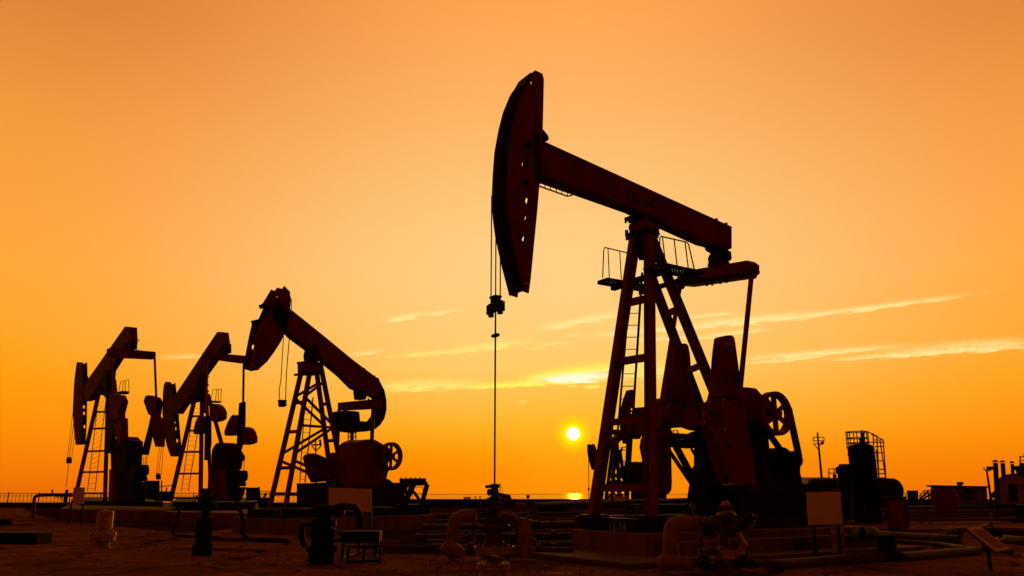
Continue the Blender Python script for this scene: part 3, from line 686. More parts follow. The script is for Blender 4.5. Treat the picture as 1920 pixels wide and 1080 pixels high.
z = zof(1,797); rung(1,3,z,z,.08,.10); z = zof(1,926); rung(1,3,z,z)
for (i, j) in ((1,3), (0,2)):
    for pa, pb in ((742,716), (745,796), (850,802), (863,905)):
        rung(i, j, zof(1,pa), zof(3,pb), .07, .10)
# tower head
MB().solid(G, [(560,682), (600,682), (604,702), (558,702)], .36, .72).obj('tower_head', 'red', P3)
mb = MB().solid(G, [(556,679), (606,681), (606,684), (557,683)], .42, .84).solid(G, [(551,701), (609,697), (609,701), (551,705)], .42, .84); mb.obj('top_plate', 'dark', P3)
mb = MB().solid(G, [(576,655), (570,665), (569,673), (573,681), (592,682), (597,672), (598,660), (590,640)], .25, .5); mb.obj('centre_bearing', 'dark', P3)
lad = ladder_mb(G.pu(572,745,.55), G.pu(562,905,.25), G.pu(587,745,.55), G.pu(572,905,.25), 13, .02, .01); lad.obj('ladder', 'dark', P3)
# beam and tail
wb = MB().solid(G, [(510,566), (541,586), (600,630), (660,676), (712,712), (708,745), (690,738), (664,728), (640,705), (597,672), (540,632), (531,622), (498,598)], .24, .48).obj('walking_beam', 'red', P3, bevel=.01)
mb = MB()
for x, y in ((594,627), (640,661), (683,692), (702,706)): mb.lathe(G.p(x,y+2,.1), Z3, [(.05,0), (.05,.09)], 6)
mb.tube([G.p(566,607,0), G.p(585,620,0)], .025).tube([G.p(652,670,0), G.p(676,687,0)], .025)
mb.solid(G, [(694,709), (711,710), (709,716), (697,714)], .3, .6); mb.obj('bolt', 'dark', wb)
tail = [(700,706), (712,716), (721,732), (725,750), (725,768), (720,785), (711,797), (700,805), (687,809), (672,810.5), (672,790), (682,792), (691,789), (698,781), (702,768), (702,750), (695,738)]
tl = MB().solid(G, tail, .15, .3).obj('tail_arm', 'dark', P3, bevel=.02)
MB().solid(G, [(676,792), (672,810.5), (655,810), (640,809), (626,807), (622,802), (620,790), (620,773), (632,771), (660,771), (674,772)], .4, .7).obj('counterweight', 'dark', tl, bevel=.02)
UE3 = G.l(G.p(672,755,0))[0]
mb = MB().prism(at_u(G, [(633,755), (705,748), (705,765.5), (633,769)], UE3-.2), G.U3*.34); mb.obj('equalizer_beam', 'red', P3, bevel=.01)
mb = MB().solid(G, [(665,722), (662,735), (664,750), (680,750), (682,738), (695,738), (690,722)], .2, .4)
for k in range(7): mb.lathe(G.p(661+k*5,720+k*4,.1)-Z3*.16, Z3, [(.04,0), (.04,.1)], 6)
mb.obj('tail_bearing', 'dark', P3)
for (x0,y0,x1,y1) in ((700,760,697,832), (636,768,632,846)): MB().tube([G.pu(x0,y0,UE3), G.p(x1,y1, G.l(G.pu(x0,y0,UE3))[1])], .085, 10).obj('pitman', 'red', P3, smooth=True)
# head swung round beside the beam
hd3 = [(544,561), (541,587), (539,600), (531,622), (520,642), (505,662), (490,680), (475,692), (471,696), (459,693), (455,690), (462,663), (470,630), (478,602), (476.5,600.5), (489,601), (502,575), (494,571), (502,565), (519,540), (527,542), (532,536), (544,547)]
hh = head_part(G, hd3, .26, [(474.5,651,3,4.5), (518,557,2.2,3)], [(474.5,651,3,4.5), (518,557,2,3)], P3, arc=(0,8))
mb = MB().solid(G, [(510,566), (541,590), (531,622), (500,605), (492,590)], .45, .9).solid(G, [(477,600), (490,601), (490,606), (480,606)], .3, .6).solid(G, [(493,570), (504,572), (503,576), (497,575)], .3, .6); mb.obj('head_bracket', 'black', hh)
MB().solid(G, [(469,680), (479,688), (478,690), (468,682)], .27, .01).obj('paint_mark', 'paint', hh)
MB().tube([G.p(x,y,.1) for x,y in ((544,556), (546.5,563), (546.5,578), (544.5,600), (542,640), (537,700), (535.5,751))], .018, 6).obj('bridle_cable', 'cable', P3)
MB().tube([G.p(x,y,-.1) for x,y in ((533,600), (531,640), (527,710), (523.5,733), (524.5,751))], .018, 6).obj('bridle_cable', 'cable', P3)
mb = MB().solid(G, [(521,750), (537.5,750), (537.5,754), (535,756), (537.5,758), (537.5,761), (533,761), (533,763), (524,763), (521,760), (523,756), (521,754)], .12, .24); mb.obj('carrier_bar', 'black', P3)
# machinery
mb = MB().solid(G, [(634,848), (640,840), (649,832), (657,828), (670,824.5), (684,824), (697,828), (713,834), (728,839), (733,846), (731,858), (725,865), (724,885), (720,898), (690,912), (640,912), (618,905), (622,862)], .75, 1.5)
mb.obj('gearbox', 'red', P3, bevel=.03)
MB().solid(G, [(628,860), (640,850), (668,856), (684,876), (678,905), (650,916), (636,908), (630,885)], 1.1, .25).obj('counterweight', 'red', P3, bevel=.02)
MB().solid(G, [(567,857), (572,852), (580,850), (592,852), (612,860), (617,862), (622,850), (630,848), (636,856), (640,900), (584,905), (575,888), (573,882)], -.8, .3).obj('counterweight', 'red', P3, bevel=.02)
MB().solid(G, [(590,905), (719,898), (730,905), (762,905), (756,945), (590,945)], .7, 1.4).obj('gearbox_stand', 'dark', P3, bevel=.02)
wc3 = G.p(733,855.5,.9); rw = (G.p(733,829,.9)-G.p(733,882,.9)).length/2
wheel_mb(wc3, G.V3, rw, rw*.80, .2, 6, .12, .09, Z3).obj('flywheel', 'red', P3, smooth=True)
mb = MB().solid(G, [(712,840), (726,850), (736,846), (735,852), (722,870), (724,885), (715,885)], .7, .3); mb.obj('brake_linkage', 'black', P3)
mb = MB().solid(G, [(556,906), (614,905), (614,945), (556,945)], .9, .5); mb.obj('control_box', 'dark', P3, bevel=.01)
fs_ = MB().solid(G, [(749,897), (794,897), (795,903), (802,904.5), (801,910), (760,911), (749,905)], .6, 1.2)
for x in range(752,796,9): fs_.lathe(G.p(x,898,.5), Z3, [(.03,0), (.03,.08)], 6)
for (x0,y0,x1,y1,w) in ((775,908,756,950,.2), (801,908,791,945,.16), (765,908,790,942,.1), (763,905,758,925,.12)):
    for v in (.5,): fs_.bar(G.p(x0,y0,v), G.p(x1,y1,v), w, w)
fs_.obj('motor_stand', 'black', P3)
mb = MB().solid(G, [(740,945), (800,945), (806,1008), (740,1012)], 1.0, 1.4); mb.obj('motor_plinth', 'black', P3)
text_part('unit_number', '17-4', G.pu(513,967,-.71), G.V3, Z3, .22, 'paint', sk)
def signboard(name, corners, Y, label, th=.03, m='white', posts=None, group=None):
    pts = [at(x, y, Y) for x, y in corners]
    c = sum(pts, Vector())/len(pts); r = thing(name, (c.x, Y, 0), label, 'sign board', group)
    MB().prism(pts, Vector((0,th,0))).obj('board', m, r, bevel=.004)
    mb = MB()
    for x, y in (posts or [corners[-1], corners[-2]]):
        a = at(x, y-8, Y+.08); mb.bar((a.x, a.y, 0), a, .06, .06, up=(0,1,0))
    mb.obj('post', 'dark', r)
    return r
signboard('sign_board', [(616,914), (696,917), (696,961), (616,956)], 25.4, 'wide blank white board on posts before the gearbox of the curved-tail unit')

# ------------------------------------------------------------------ the two left pumping units seen from behind
def left_unit(O, deg, D, label, plabel, half=.75):
    H = Fr(O, deg); T = thing('pumping_unit', H.w(0,0,0), label, 'pumpjack', 'oil pumping units')
    P_ = thing('concrete_plinth', H.w(1.5,0,0), plabel, 'plinth')
    a = [pz(x, y, 0) for x, y in D['plinth']]; MB().prism(a, Z3*.62).obj('plinth_block', 'conc', P_, bevel=.03)
    b = [pz(x, y, .62) for x, y in D['skid']]; MB().prism(b, Z3*.33).obj('skid_rail', 'black', T)
    lg = []
    for (x0,y0,x1,y1,v0,v1,w) in D['legs']:
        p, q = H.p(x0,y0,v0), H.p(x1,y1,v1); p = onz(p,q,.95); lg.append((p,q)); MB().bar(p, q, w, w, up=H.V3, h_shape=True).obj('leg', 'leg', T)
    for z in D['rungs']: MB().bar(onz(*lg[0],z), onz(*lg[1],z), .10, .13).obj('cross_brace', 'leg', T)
    l = D['ladder']; d = D['lad_v']
    ladder_mb(H.p(*l[0],d), H.p(*l[1],d), H.p(*l[2],d), H.p(*l[3],d), 18, .02, .01).obj('ladder', 'dark', T)
    MB().solid(H, D['thead'], .3, .6).obj('tower_head', 'dark', T)
    bo = MB().solid(H, D['beam'], .22, .44).obj('walking_beam', 'red', T, bevel=.01)
    if 'bolts' in D:
        mb = MB()
        for x, y in D['bolts']: mb.lathe(H.p(x,y,0)-H.U3*.15, H.U3, [(.06,0), (.06,.3)], 6)
        mb.obj('bolt', 'dark', bo)
    ho = head_part(H, D['head'], .17, D['holes'], D['hfar'], T, arc=D['arc'])
    MB().solid(H, D['back'], .1, .3).obj('back_plate', 'black', ho)
    ue = H.l(H.p(*D['tb'][0],0))[0]
    eq_ = MB().prism(at_u(H, D['eq'], ue+.15), -H.U3*.3).obj('equalizer_beam', 'red', T, bevel=.01)
    MB().solid(H, D['tb'], .2, .4).obj('tail_bearing', 'dark', T)
    mb = MB()
    for seg in D['tbrail']: mb.tube([H.p(x,y,.2) for x,y in seg], .018, 6)
    mb.obj('tail_rail', 'dark', bo)
    for (x0,y0,x1,y1,v) in D['pit']:
        MB().tube([H.pu(x0,y0,ue), H.p(x1,y1,v)], .075, 10).obj('pitman', 'red', T, smooth=True)
    for v, arm, ws in D['cranks']:
        c = MB().solid(H, arm, v, .2).obj('crank', 'dark', T, bevel=.01)
        for w_ in ws: MB().solid(H, w_, v+.12, .44).obj('counterweight', 'red', c, bevel=.02)
    MB().solid(H, D['gear'], .5, 1.0).obj('gearbox', 'dark', T, bevel=.03)
    MB().solid(H, D['stand'], .45, .9).obj('gearbox_stand', 'red', T, bevel=.02)
    MB().solid(H, D['motor'], .4, .8).obj('electric_motor', 'black', T, bevel=.04)
    mb = MB()
    for seg in D['belts']: mb.bar(H.p(*seg[0],0), H.p(*seg[1],0), .03, .03)
    mb.obj('drive_belt', 'belt', T)
    mb = MB()
    for poly in D['boxes']: mb.solid(H, poly, .3, .7)
    mb.obj('control_box', 'black', T, bevel=.01)
    pl_ = MB()
    for poly in D['plat']: pl_.solid(H, poly, D['pv'], .5)
    po = pl_.obj('platform', 'dark', T)
    mb = MB()
    for seg in D['prail']: mb.tube([H.p(x,y,D['pv']) for x,y in seg], .022, 6)
    mb.obj('railing', 'dark', po)
    for k, (x0,y0,x1,y1) in enumerate(D['cables']): MB().tube([H.p(x0,y0,D['cv'][k]), H.p(x1,y1,D['cv'][k])], .02, 6).obj('bridle_cable', 'cable', T)
    MB().solid(H, D['carrier'], .12, .24).obj('carrier_bar', 'black', T)
    MB().tube([H.p(x,y,0) for x,y in D['rod']], .022, 6).obj('polished_rod', 'cable', T)
    return H, T
D1 = dict(plinth=[(108,975), (400,982), (330,958), (140,952)], skid=[(150,947), (305,950), (300,938), (160,936)],
 legs=[(143,925,191,712,.9,.2,.24), (197,930,203,715,-.2,-.2,.22), (215,930,213,712,.6,.1,.18), (238,930,215,712,-.8,-.1,.16)], rungs=[1.5,2.95,4.4,6.0,7.2],
 ladder=[(183,760),(164,921),(200,740),(178,921)], lad_v=.0,
 thead=[(196,694), (214,694), (212,716), (216,746), (206,746), (202,728), (198,742), (190,740), (192,712)],
 beam=[(161,717), (244,613), (256.5,614), (258,636), (243,650), (232,668), (208,702), (188,722), (168,750), (158,752), (155,735)],
 bolts=[(215,688), (215,703), (214,716), (214,682)],
 head=[(146,679), (144,685), (139.6,716), (137.5,768), (138.5,781), (143,812), (147.5,834), (160,834), (162.5,790), (162,706), (160.5,680), (157,679), (155,681), (149,681)],
 holes=[(146,775,.8,1.6),(146,788,.8,1.6)], hfar=[(157.5,763,2,3.6),(157.8,775,2,3.4),(158.5,800,2,3.6),(152,683,2.3,1.4)], arc=(0,6),
 back=[(155,705), (161,705), (161.5,752), (168,749), (168,746), (160,752)],
 tb=[(248,648), (236,636), (258,636), (257,655), (238,656)], eq=[(202,654), (206,652), (292,659.5), (292.5,668), (288,673.5), (210,670), (203,664)],
 tbrail=[[(245,637),(262,637),(254,646)], [(256,656),(260,656)]],
 pit=[(290,671,293,748,-.9), (210,668,208,745,.9)],
 cranks=[(.9, [(204,742),(212,740),(222,800),(205,850),(197,850),(204,810)], [[(204,740), (214,737), (226,742), (233,741), (241,753), (233,775.6), (234,786), (224,790), (208,782)], [(222,790), (238,784), (241,827), (236,832), (231,838), (222,820), (217,808), (214,795)]]),
  (-.9, [(301,746), (305,755), (288,800), (275,853), (266,853), (266,845), (280,800), (286,776)], [[(269,753), (273,743), (280,741), (298,745.5), (305.5,753), (304,768), (300,784), (283,777)], [(287,776), (300,785), (306,793), (310,818), (309,838), (299,838), (287,818), (285,800)]])],
 gear=[(207,850), (210,834), (220,824), (240,818.5), (250,819), (262,826), (269,827), (267,850), (265,871), (258,885), (210,885)],
 stand=[(208,880), (232,880), (236,936), (203,936)], motor=[(226,871), (264,871), (278,871.5), (281,880), (279,889), (272,892), (276,899), (272,902), (226,905)],
 belts=[((269,858),(268,872)), ((276,850),(275,872)), ((273,856),(272,872))],
 boxes=[[(270,901),(298,901),(297,936),(270,936)], [(297,921),(314,921),(314,940),(297,940)], [(212,903),(272,903),(272,940),(205,940)]],
 pv=-1.0, plat=[[(218,736), (241,733.5), (243,735.5), (239,739), (220,739)], [(165,740),(206,734),(206,737),(165,743)]],
 prail=[[(223,735),(226,716),(241,711.5),(242,734)], [(231,714.5),(230,734)], [(235,713),(235,734)]],
 cables=[(138,762,126,861), (139,785,130,861), (142,800,134,861)], cv=(-.1,0,.1),
 carrier=[(124,861), (127,859), (130,857), (133,861), (135,862), (134,869), (132,866), (127,866), (125,869)],
 rod=[(129,866), (128.5,874), (124,912)])
O1 = pz(176, 967, 0)
H1, U1 = left_unit(O1.xy, -48, D1, 'leftmost pumping unit, seen from behind, beam tail raised high', 'low concrete plinth under the leftmost pumping unit')
D2 = dict(plinth=[(305,984), (500,990), (480,962), (345,960)], skid=[(322,950), (490,952), (480,938), (335,937)],
 legs=[(322,930,368,735,.9,.2,.24), (376,935,379,730,-.2,-.2,.22), (396,935,386,720,.6,.1,.18), (426,870,390,740,-.8,-.1,.2)], rungs=[1.2,2.8,4.25,5.7,6.7],
 ladder=[(363,760),(340,921),(378,762),(353,921)], lad_v=.0,
 thead=[(372,714), (388,700), (389,745), (380,745), (378,738), (372,752), (364,752), (368,728)],
 beam=[(327,743), (413,628), (417,623), (428,623.5), (431.7,644), (424,652), (406,679), (386,704), (376,722), (346,760), (334,776), (324,770), (322,752)],
 bolts=[(389,692), (389,706), (389,722), (389,734)],
 head=[(311.5,716), (308,722), (306,737), (305.5,772), (308,802), (316.7,835), (326.7,856), (335.4,856.5), (339.6,835), (333,781), (328,741), (324,717), (321.5,718), (320,720), (314,718)],
 holes=[(312,770,.8,1.4),(316,800,.8,1.4)], hfar=[(314.5,720.5,2.2,1.4), (320.5,730.5,1.3,1.6),(327.5,793,2,3.5),(329.3,804,2,3.5),(332.5,826.5,2,3.5)], arc=(0,6),
 back=[(319,735), (326,738), (330,770), (336,779), (336,781), (332,783), (326,778), (322,752)],
 tb=[(424,655), (410,645), (432,645), (434,662), (415,664)], eq=[(382,661), (386,660), (461.5,667), (461,675), (456,681), (390,672), (383,668)],
 tbrail=[[(424,644),(434,647),(428,653)], [(385,690),(391,690)]],
 pit=[(457,678,456,758,-.9), (388,670,384,775,.9)],
 cranks=[(.9, [(384,780),(395,780),(397,831),(390,863),(384,863)], [[(362,807), (363,814), (382,813), (388,806), (388,786), (382,780), (376,783), (369,791)], [(392,762), (396,757), (404,757), (413,760), (421,766), (425.6,773), (425.6,785), (418,789), (403,791), (394,786)]]),
  (-.9, [(448,756), (460,753), (461,790), (456,833), (450,845), (443,845), (445,800)], [[(439,782), (446,778), (450,800), (448,816), (436,817), (422,817), (420,809), (429,793)], [(458,800), (462,801), (470,803), (478,810), (483,820), (483,830), (470,833), (456,834), (454,815)]])],
 gear=[(396,856), (398,843), (406,835), (413,831), (424,830), (433,832), (443,839), (449,846), (460,855), (459,864), (452,865), (448,880), (398,884)],
 stand=[(392,880), (448,878), (450,936), (388,936)], motor=[(412,882), (449,882), (463,882), (466,890), (464,900), (457,903), (461,909), (456,912), (412,912)],
 belts=[((450,866),(449,884)), ((458,862),(457,883))],
 boxes=[[(461,914),(483,914),(483,938),(461,938)], [(482,933),(497,933),(497,944),(482,944)], [(378,916),(462,913),(452,934),(448,940),(378,940)]],
 pv=-1.0, plat=[[(395,751), (413,752), (416,753.5), (411,755), (396,755)], [(345,752),(378,750),(378,753),(345,757)]],
 prail=[[(395,751),(399,731),(415,729),(414,753)], [(406,730),(404,752)], [(410,730),(409,752)], [(339,766),(344,767),(350,756),(356,742)]],
 cables=[(305,785,293,891), (307,800,297,891), (309,808,302,891)], cv=(-.1,0,.1),
 carrier=[(292,891), (295,889), (297,887.5), (300,891), (302,892), (301,899), (299,897), (294,896), (293,899)],
 rod=[(297,896), (296,910), (294,935)])
O2 = pz(352, 968, 0)
H2, U2 = left_unit(O2.xy, -48, D2, 'second pumping unit from the left, seen from behind, with rounded crank weights', 'low concrete plinth under the second pumping unit from the left')
signboard('sign_board', [(138,914), (159,914), (157,945), (135,944)], 41., 'small blank pale board at the foot of the leftmost pumping unit')

# ------------------------------------------------------------------ pumping units far behind the big one
K = Fr(at(1225,935,47).xy, 30)
P5 = thing('pumping_unit', K.w(0,0,0), 'distant pumping unit behind the big tower, beam level, small head above the sunset', 'pumpjack', 'oil pumping units')
hd5 = [(1183,731), (1179.5,737), (1172.6,750), (1167,765), (1164,779), (1163,797), (1164,811), (1167,824), (1169,832), (1174,831), (1176,818), (1186,812), (1189,790), (1189,760), (1192,735), (1191,730)]
h5 = head_part(K, hd5, .25, [(1180,768,1.3,2.2), (1179,775,1,1.6)], [(1180,768,1.3,2.2), (1179,775,1,1.6)], P5, arc=(0,8))
MB().solid(K, [(1186,765), (1237,761), (1311,754), (1330,756), (1330,810), (1300,806), (1284,801), (1254,803), (1245,818), (1200,817), (1184,813)], .25, .5).obj('walking_beam', 'red', P5)
mb = MB().solid(K, [(1179,815), (1202,817), (1200,823), (1179,822)], .3, .5)
for x in (1181,1187,1192): mb.lathe(K.p(x,813,.1), Z3, [(.06,-.1), (.06,.1)], 6)
mb.obj('head_bracket', 'dark', h5)
for (x0,y0,x1,y1,v0,v1,w) in ((1205,944,1214,815,-1,-.3,.3), (1228,946,1222,815,1,.3,.3), (1302,902,1252,808,.9,.3,.30), (1312,930,1250,838,-.9,-.3,.18)):
    a = K.p(x0,y0,v0); b = K.p(x1,y1,v1); MB().bar(onz(a,b,.9), b, w, w, up=K.V3).obj('leg', 'dark', P5)
mb = MB().solid(K, [(1251,829), (1274,824), (1293,820), (1294,812), (1301,809), (1308,808), (1314,812), (1314,840), (1290,841), (1251,838)], .3, .25); mb.obj('equalizer_beam', 'dark', P5)
MB().bar(K.p(1296,841,.5), K.p(1306,858,.5), .12, .12).bar(K.p(1303,841,.5), K.p(1308,852,.5), .1, .1).obj('pitman', 'dark', P5)
mb = MB().tube([K.p(x,y,-1.) for x,y in ((1258,808),(1270,806.5),(1275,820))], .03, 6).tube([K.p(1262,807,-1.), K.p(1265,820,-1.)], .025, 6).tube([K.p(1270,806.5,-1.), K.p(1269,820,-1.)], .025, 6).bar(K.p(1256,821,-1.), K.p(1277,820.5,-1.), .08, .3)
mb.obj('railing', 'dark', P5)
mb = uvbox(MB(), K, -1.2, 5.5, -1.3, 1.3, 0, .9); mb.obj('base_frame', 'dark', P5)
mb = MB().solid(K, [(1238,935), (1250,935), (1250,925), (1238,925)], .5, 1.0); mb.obj('gearbox_stand', 'dark', P5)
E5 = Fr(at(1155,940,76).xy, 32)
P6 = thing('pumping_unit', E5.w(0,0,0), 'farthest, smallest pumping unit, low drooping head just right of the sun glitter', 'pumpjack', 'oil pumping units')
h6 = head_part(E5, [(1102,834), (1101.5,846), (1104,860), (1110,873), (1114,881), (1121,872), (1122,862), (1121,850), (1116,840), (1111,832), (1109,834), (1107,832)], .3, [], [], P6, arc=(0,4))
MB().solid(E5, [(1118,845), (1141,826), (1166,809), (1185,796), (1186,816), (1164,825), (1138,846), (1120,864)], .3, .6).obj('walking_beam', 'red', P6)
MB().solid(E5, [(1148,824), (1160,822), (1160,842), (1163,862), (1150,862), (1147,842)], .3, .6).solid(E5, [(1167,820), (1176,820), (1175,829), (1173,832), (1168,830)], .3, .5).obj('tower_head', 'dark', P6)
lg6 = []
for (x0,y0,x1,y1,v0,v1) in ((1136,938,1148,843,-.9,-.3), (1147,940,1152,843,.9,.3), (1162,938,1157,843,-.9,-.3), (1176,940,1162,843,.9,.3)):
    a = E5.p(x0,y0,v0); b = E5.p(x1,y1,v1); lg6.append((a,b)); MB().bar(a, b, .24, .24, up=E5.V3).obj('leg', 'dark', P6)
mb = MB()
for t in (.12,.3,.45,.6,.75,.88): mb.bar(lerp(*lg6[0],t), lerp(*lg6[1],t), .14).bar(lerp(*lg6[2],t), lerp(*lg6[3],t), .14)
for i, j in ((1,3), (0,2)):
    for t0, t1 in ((0,.28), (.55,.28), (.55,.85)): mb.bar(lerp(*lg6[i],t0), lerp(*lg6[j],t1), .16)
    for t0, t1 in ((.28,0), (.28,.55)): mb.bar(lerp(*lg6[i],t0), lerp(*lg6[j],t1), .14)
mb.obj('cross_brace', 'dark', P6)
MB().solid(E5, [(1154,893), (1162,881), (1171,873), (1180,874), (1182,866), (1189,866), (1189,874), (1198,873), (1199,866), (1206,866), (1210,880), (1212,910), (1180,908), (1176,898), (1160,897)], .8, 1.6).obj('gearbox', 'dark', P6)
MB().solid(E5, [(1183,908), (1212,908), (1212,942), (1183,942)], .8, 1.6).obj('gearbox_stand', 'dark', P6)
MB().bar(E5.p(1177,822,.8), E5.p(1174,900,.8), .2).bar(E5.p(1182,822,.8), E5.p(1178,870,.8), .12).obj('pitman', 'dark', P6)
mb = MB().tube([E5.p(1165,839,0), E5.p(1176,838,0)], .05, 6).tube([E5.p(1166,839,0),E5.p(1166,846,0)], .1, 6).tube([E5.p(1163,865,0), E5.p(1176,864,0)], .05, 6); mb.obj('railing', 'dark', P6)
MB().tube([E5.p(1103.5,862,0), E5.p(1104,917,0)], .035, 6).obj('bridle_cable', 'cable', P6)
MB().solid(E5, [(1102.3,915), (1105.7,915), (1105.7,920), (1102.3,920)], .1, .2).obj('carrier_bar', 'black', P6)
MB().tube([E5.p(1104,920,0), E5.p(1104,938,0)], .035, 6).obj('polished_rod', 'cable', P6)
signboard('sign_board', [(1144,930), (1175,930), (1175,942), (1143,942)], 58., 'small pale board far behind the legs of the big tower')
# ------------------------------------------------------------------ wellheads and line pipe
def handwheel(mb, c, ax, r):
    ax = Vector(ax).normalized(); mb.ring(c, ax, r, r*.82, r*.16, 18); x = ax.cross(Z3) if abs(ax.z) < .9 else Vector((1,0,0)); x.normalize(); y = ax.cross(x)
    for k in range(3): a = math.pi*k/3+.3; d = x*math.cos(a)+y*math.sin(a); mb.bar(c-d*r*.85, c+d*r*.85, r*.13, r*.13)
    return mb.lathe(c-ax*r*.2, ax, [(r*.2,0), (r*.2,r*.4)], 8)
def flange(mb, c, ax, r, t, n=10):
    mb.lathe(c, ax, [(r,0), (r,t)], 24); ax = Vector(ax).normalized(); x = ax.cross(Z3) if abs(ax.z) < .9 else Vector((1,0,0)); x.normalize(); y = ax.cross(x)
    for k in range(n): a = 2*math.pi*k/n; mb.lathe(c+(x*math.cos(a)+y*math.sin(a))*r*.82-ax*t*.5, ax, [(r*.075,0), (r*.075,t*2)], 6)
    return mb
def bolts_ring(c, r, z0, z1, rb, n):
    m_ = MB()
    for k in range(n): a = 2*math.pi*k/n+.2; m_.lathe(c+Vector((math.cos(a)*r, math.sin(a)*r, z0)), Z3, [(rb,0), (rb,z1-z0)], 6)
    return m_
def valve(root, c, ax, s, m='rust', wheel_ax=None):      # gate valve lying along ax with a hand wheel
    ax = Vector(ax).normalized(); wa = Vector(wheel_ax) if wheel_ax is not None else Vector((0,-1,0)); c = Vector(c)
    mb = MB().lathe(c-ax*s*.9, ax, [(s*.62,0), (s*.62,s*.16), (s*.4,s*.2), (s*.42,s*.5), (s*.56,s*.9), (s*.42,s*1.3), (s*.4,s*1.6), (s*.62,s*1.64), (s*.62,s*1.8)], 18)
    mb.lathe(c, wa, [(s*.34,0), (s*.36,s*.7), (s*.22,s*.75), (s*.12,s*.8), (s*.09,s*1.25)], 14)
    v = mb.obj('valve', m, root, smooth=True)
    h = MB(); handwheel(h, c+wa*s*1.25, wa, s*.72); h.obj('hand_wheel', 'dark', v)
    return v
# the well under the big horsehead
wl = F.w(rod, 0, 0)
W1 = thing('wellhead', wl, 'wellhead tree with the polished rod of the big unit and a thick wrapped flow pipe', 'wellhead', 'wellheads')
zr = lambda py: F.p(926,py,0).z
mb = MB().lathe(wl, Z3, [(.42,0), (.42,.05), (.36,.08), (.36,.16), (.50,.17), (.50,.24)], 26); mb.obj('casing_head', 'cap', W1, smooth=True)
mb = MB(); flange(mb, wl+Z3*.25, Z3, .47, .07, 12); mb.obj('flange', 'cap', W1, smooth=True)
bolts_ring(wl, .40, .18, .46, .028, 12).obj('stud_bolt', 'rust', W1)
mb = MB().lathe(wl+Z3*.33, Z3, [(.30,0), (.26,.05), (.20,.10), (.19,.30), (.25,.36), (.36,.38), (.38,.44), (.30,.50), (.22,.56)], 22); mb.obj('tubing_spool', 'rust', W1, smooth=True)
bolts_ring(wl, .31, .66, .92, .024, 10).obj('stud_bolt', 'dark', W1)
mb = MB().lathe(wl+Z3*.88, Z3, [(.30,0), (.30,.06), (.16,.09), (.17,.25), (.20,.40), (.16,.46)], 18); mb.obj('tree_body', 'rust', W1, smooth=True)
valve(W1, wl+Vector((-.05,-.02,1.30)), (1,0,0), .16); valve(W1, wl+Vector((.35,-.02,1.30)), (1,0,0), .14); valve(W1, wl+Vector((0,-.02,1.1)), (0,0,1), .14)
valve(W1, wl+Vector((-.32,-.02,.52)), (1,0,0), .13); valve(W1, wl+Vector((.40,0,.50)), (1,0,0), .15); valve(W1, wl+Vector((-.1,-.05,.78)), (1,0,0), .1)
mb = MB().lathe(wl+Z3*1.30, Z3, [(.16,0), (.18,.06), (.14,.1), (.085,.14), (.085,zr(928)-1.30), (.10,zr(926)-1.30), (.085,zr(915)-1.30), (.12,zr(914)-1.30), (.12,zr(908)-1.30), (.05,zr(907)-1.30)], 16)
mb.tube([F.p(925,912,0), F.p(911,912.5,0)], .035, 8).tube([F.p(925,923,0), F.p(917,923,0)], .06, 8).tube([F.p(919,923,0), F.p(916,923,0)], .08, 8)
mb.obj('stuffing_box', 'dark', W1, smooth=True)
# extra valves of the crowded tree
valve(W1, wl+Vector((-.42,-.1,1.28)), (1,0,0), .12, 'dark'); valve(W1, wl+Vector((.62,-.05,1.22)), (1,0,0), .13, 'cap'); valve(W1, wl+Vector((-.2,-.12,1.02)), (1,0,0), .11, 'dark'); valve(W1, wl+Vector((.24,-.12,.98)), (0,0,1), .10, 'cap')
valve(W1, wl+Vector((.30,-.15,.72)), (1,0,0), .10, 'dark'); valve(W1, wl+Vector((-.55,-.05,.50)), (1,0,0), .10, 'rust'); valve(W1, wl+Vector((.72,-.05,.42)), (0,0,1), .12, 'cap'); valve(W1, wl+Vector((-.5,-.15,.22)), (1,0,0), .09, 'dark')
MB().tube([wl+Vector((.2,-.1,.95)), wl+Vector((.45,-.15,.95)), wl+Vector((.52,-.15,.85)), wl+Vector((.52,-.15,.4))], .035, 8).obj('flow_pipe', 'pipe', W1, smooth=True)
MB().tube([wl+Vector((-.2,-.1,1.12)), wl+Vector((-.42,-.15,1.1)), wl+Vector((-.48,-.15,.95)), wl+Vector((-.48,-.15,.55))], .03, 8).obj('flow_pipe', 'pipe', W1, smooth=True)
Yp = wl.y-.05
def pp(x, y, Y=None): return at(x, y, Yp if Y is None else Y)
pts = [pp(893,968)]+arcpts(pp(880,967), pp(853,965), pp(851,985))+[pp(850,1000), pp(846,1022)]+arcpts(pp(846,1025), pp(845,1038), pp(856,1046),3)
MB().tube(pts, .145, 16).obj('flow_pipe', 'jacket', W1, smooth=True)
MB().tube([pp(829,1034,Yp-.1), pp(838,1027,Yp-.1), pp(850,1031,Yp-.1), pp(868,1040,Yp-.1)], [.10,.17,.17,.12], 14).obj('pipe_elbow', 'jacket', W1, smooth=True)
mb = MB(); 
for y in (985,1002): mb.tube([pp(850,y-1), pp(850,y+1)], .152, 16)
mb.obj('pipe_band', 'rust', W1)
MB().tube([pp(930,967), pp(955,968), pp(968,975)], .10, 12).obj('flow_pipe', 'jacket', W1, smooth=True)
MB().tube([pp(940,1044), pp(962,1034), pp(976,1036), pp(1003,1033)], .12, 12).obj('flow_pipe', 'jacket', W1, smooth=True)
for x, y in ((884,942), (955,965)):
    mb = MB().tube([pp(x,y+16), pp(x,y+4)], .02, 6).lathe(pp(x,y)+Vector((0,.03,0)), (0,-1,0), [(.075,0), (.075,.06)], 16); mb.obj('pressure_gauge', 'dark', W1, smooth=True)
